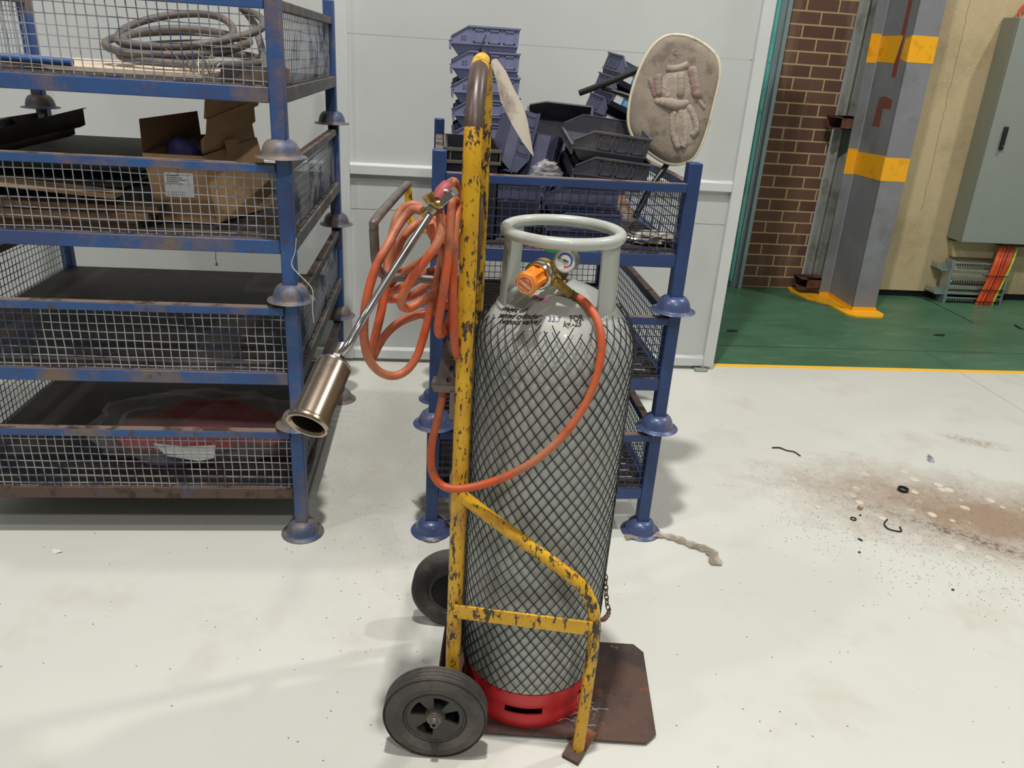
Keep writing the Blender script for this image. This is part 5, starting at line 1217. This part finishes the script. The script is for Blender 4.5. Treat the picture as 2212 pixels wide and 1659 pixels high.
# ------------------------------------------------------------------ litter on the floor
def strip(P, w0, w1, seed, z=.003):
    P = smoothpath([atz(a, b, z) for a, b in P], 6); n = len(P); vs = []; fs = []; K = 7; r = random.Random(seed)
    for i, p in enumerate(P):
        t = (P[min(i+1, n-1)]-P[max(i-1, 0)]).normalized(); s = V((-t.y, t.x, 0)); w_ = w0+(w1-w0)*i/(n-1)
        for k in range(K): vs.append(p+s*w_*(k/(K-1)-.5)*(1+.2*math.sin(i*1.7))+V((0, 0, .004+.006*abs(noise.noise(V((i*.35, k*1.4, seed)))))))
    for i in range(n-1):
        for k in range(K-1): fs.append((i*K+k, i*K+k+1, (i+1)*K+k+1, (i+1)*K+k))
    return MB().add(vs, fs)
single(strip([(1350, 1162), (1385, 1160), (1425, 1157), (1460, 1165), (1500, 1180), (1535, 1193), (1548, 1222)], .03, .045, 3), 'plastic_strip', plastB, 'twisted strip of dirty clear film trailing from the front right foot of the right stack', 'plastic film', smooth=20)
single(strip([(905, 1098), (930, 1092), (960, 1100), (985, 1108)], .12, .1, 6), 'plastic_strip', film('smoky_film', (150, 140, 128), .55), 'crumpled film on the floor behind the front left foot of the right stack', 'plastic film', smooth=20)
single(strip([(918, 1168), (930, 1171), (948, 1168)], .012, .012, 9), 'plastic_strip', plastB, 'small scrap of film in front of the front left foot of the right stack', 'plastic film', smooth=20)
def ringo(px, py, r, h, tk, nm, mat, lb, tilt=0, cat='ring'):
    p = atz(px, py, 0); m = MB(); m.lathe([(r-tk, .0), (r, .0), (r, h), (r-tk, h)], 24, TR(p.x, p.y, .001+abs(math.sin(math.radians(tilt)))*r) @ RX(tilt)); single(m, nm, mat, lb, cat)
ringo(1950, 1060, .023, .012, .005, 'rubber_ring', black, 'thick black rubber ring on the dirty patch of floor', 0)
ringo(1843, 1122, .013, .004, .004, 'washer', black, 'small dark washer at the edge of the dirty patch', 0, 'washer')
p = atz(1857, 1100, 0); m = MB().lathe([(.006, -.008), (.008, -.008), (.010, .008), (.008, .008)], 20, TR(p.x, p.y, .0102) @ RZ(30) @ RY(90)); single(m, 'plastic_sleeve', M('tan_plastic', (186, 160, 132), .6), 'small tan plastic sleeve lying on the dirty patch', 'sleeve')
m = MB().tube(smoothpath([atz(1917, 1122, .003), atz(1910, 1132, .003), atz(1920, 1143, .003), atz(1946, 1148, .003), atz(1944, 1138, .004)], 5), .0032, 6); single(m, 'cable_tie', blkP, 'curved black plastic scrap in the middle of the dirty patch', 'scrap')
p = atz(2008, 992, 0); m = MB(); m.prism([(p.x-.022, p.y-.03, .001), (p.x+.005, p.y-.035, .001), (p.x+.012, p.y-.005, .012), (p.x-.014, p.y, .010)], (0, 0, .0015)); m.prism([(p.x-.002, p.y-.008, .009), (p.x+.020, p.y-.002, .002), (p.x+.022, p.y+.03, .004), (p.x+.004, p.y+.032, .012)], (0, 0, .0015)); single(m, 'foil_scrap', M('grey_foil', (150, 152, 164), .3, .5), 'bent silvery scrap on the floor above the dirty patch', 'scrap', smooth=0)
m = MB().tube(smoothpath([atz(1668, 967, .004), atz(1684, 967, .005), atz(1700, 973, .004), atz(1716, 976, .005), atz(1729, 985, .003)], 5), [.0035]*8+[.003]*13, 6); single(m, 'twig', bark, 'dark twig on the pale floor left of the dirty patch', 'twig')
p = atz(122, 1190, 0); m = MB().prism([(p.x-.02, p.y+.01, .001), (p.x+.0, p.y-.02, .001), (p.x+.025, p.y-.012, .006), (p.x+.005, p.y+.006, .003)], (0, 0, .001)); single(m, 'paper_scrap', paper, 'tiny white paper scrap on the floor in front of the left stack', 'scrap', smooth=0)
for px, py, lb in ((1856, 1194, 'brown pebble below the dirty patch'), (2058, 1275, 'dark pebble at the lower right edge of the dirty patch'), (1858, 1064+50, 'small dark chip beside the washer')):
    p = atz(px, py, 0); m = MB(); lump(m, (p.x, p.y, .003), (.0055, .0045, .003), px, .3, 10, 6); single(m, 'pebble', bark, lb, 'pebble')
m = MB().tube([atz(1854, 1163, .004), atz(1863, 1168, .004)], .003, 6); single(m, 'screw', blkP, 'short dark screw just below the dirty patch', 'screw')
m = MB()
for k in range(7): a = atz(1352+k*3, 850+k*1.5, .003); m.tube([a, a+V((.05+.01*k, -.02*k*.3, .004))], .001, 4)
single(m, 'bristle_scrap', bark, 'dark fibrous scrap on the floor behind the gas cylinder', 'scrap')
p = atz(1580, 716, 0); single(MB().tube([(p.x-.03, p.y, .005), (p.x+.02, p.y, .005), (p.x+.05, p.y+.005, .004)], [.008, .008, .002], 6), 'rubber_scrap', black, 'black scrap on the green floor near the sliding door', 'scrap')
p = atz(2030, 725, 0); single(MB().tube([(p.x-.05, p.y+.005, .004), (p.x-.02, p.y, .006), (p.x+.03, p.y-.005, .006)], [.002, .007, .007], 6), 'rubber_scrap', black, 'small black scrap in the middle of the green floor', 'scrap')
single(MB().tube(smoothpath([atz(2192, 702, .003), atz(2202, 708, .005), atz(2212, 711, .004)], 4), .006, 6), 'rubber_scrap', black, 'curved black scrap on the green floor at the right edge', 'scrap')
for o in list(bpy.data.objects):
    if '_w' in o: del o['_w']
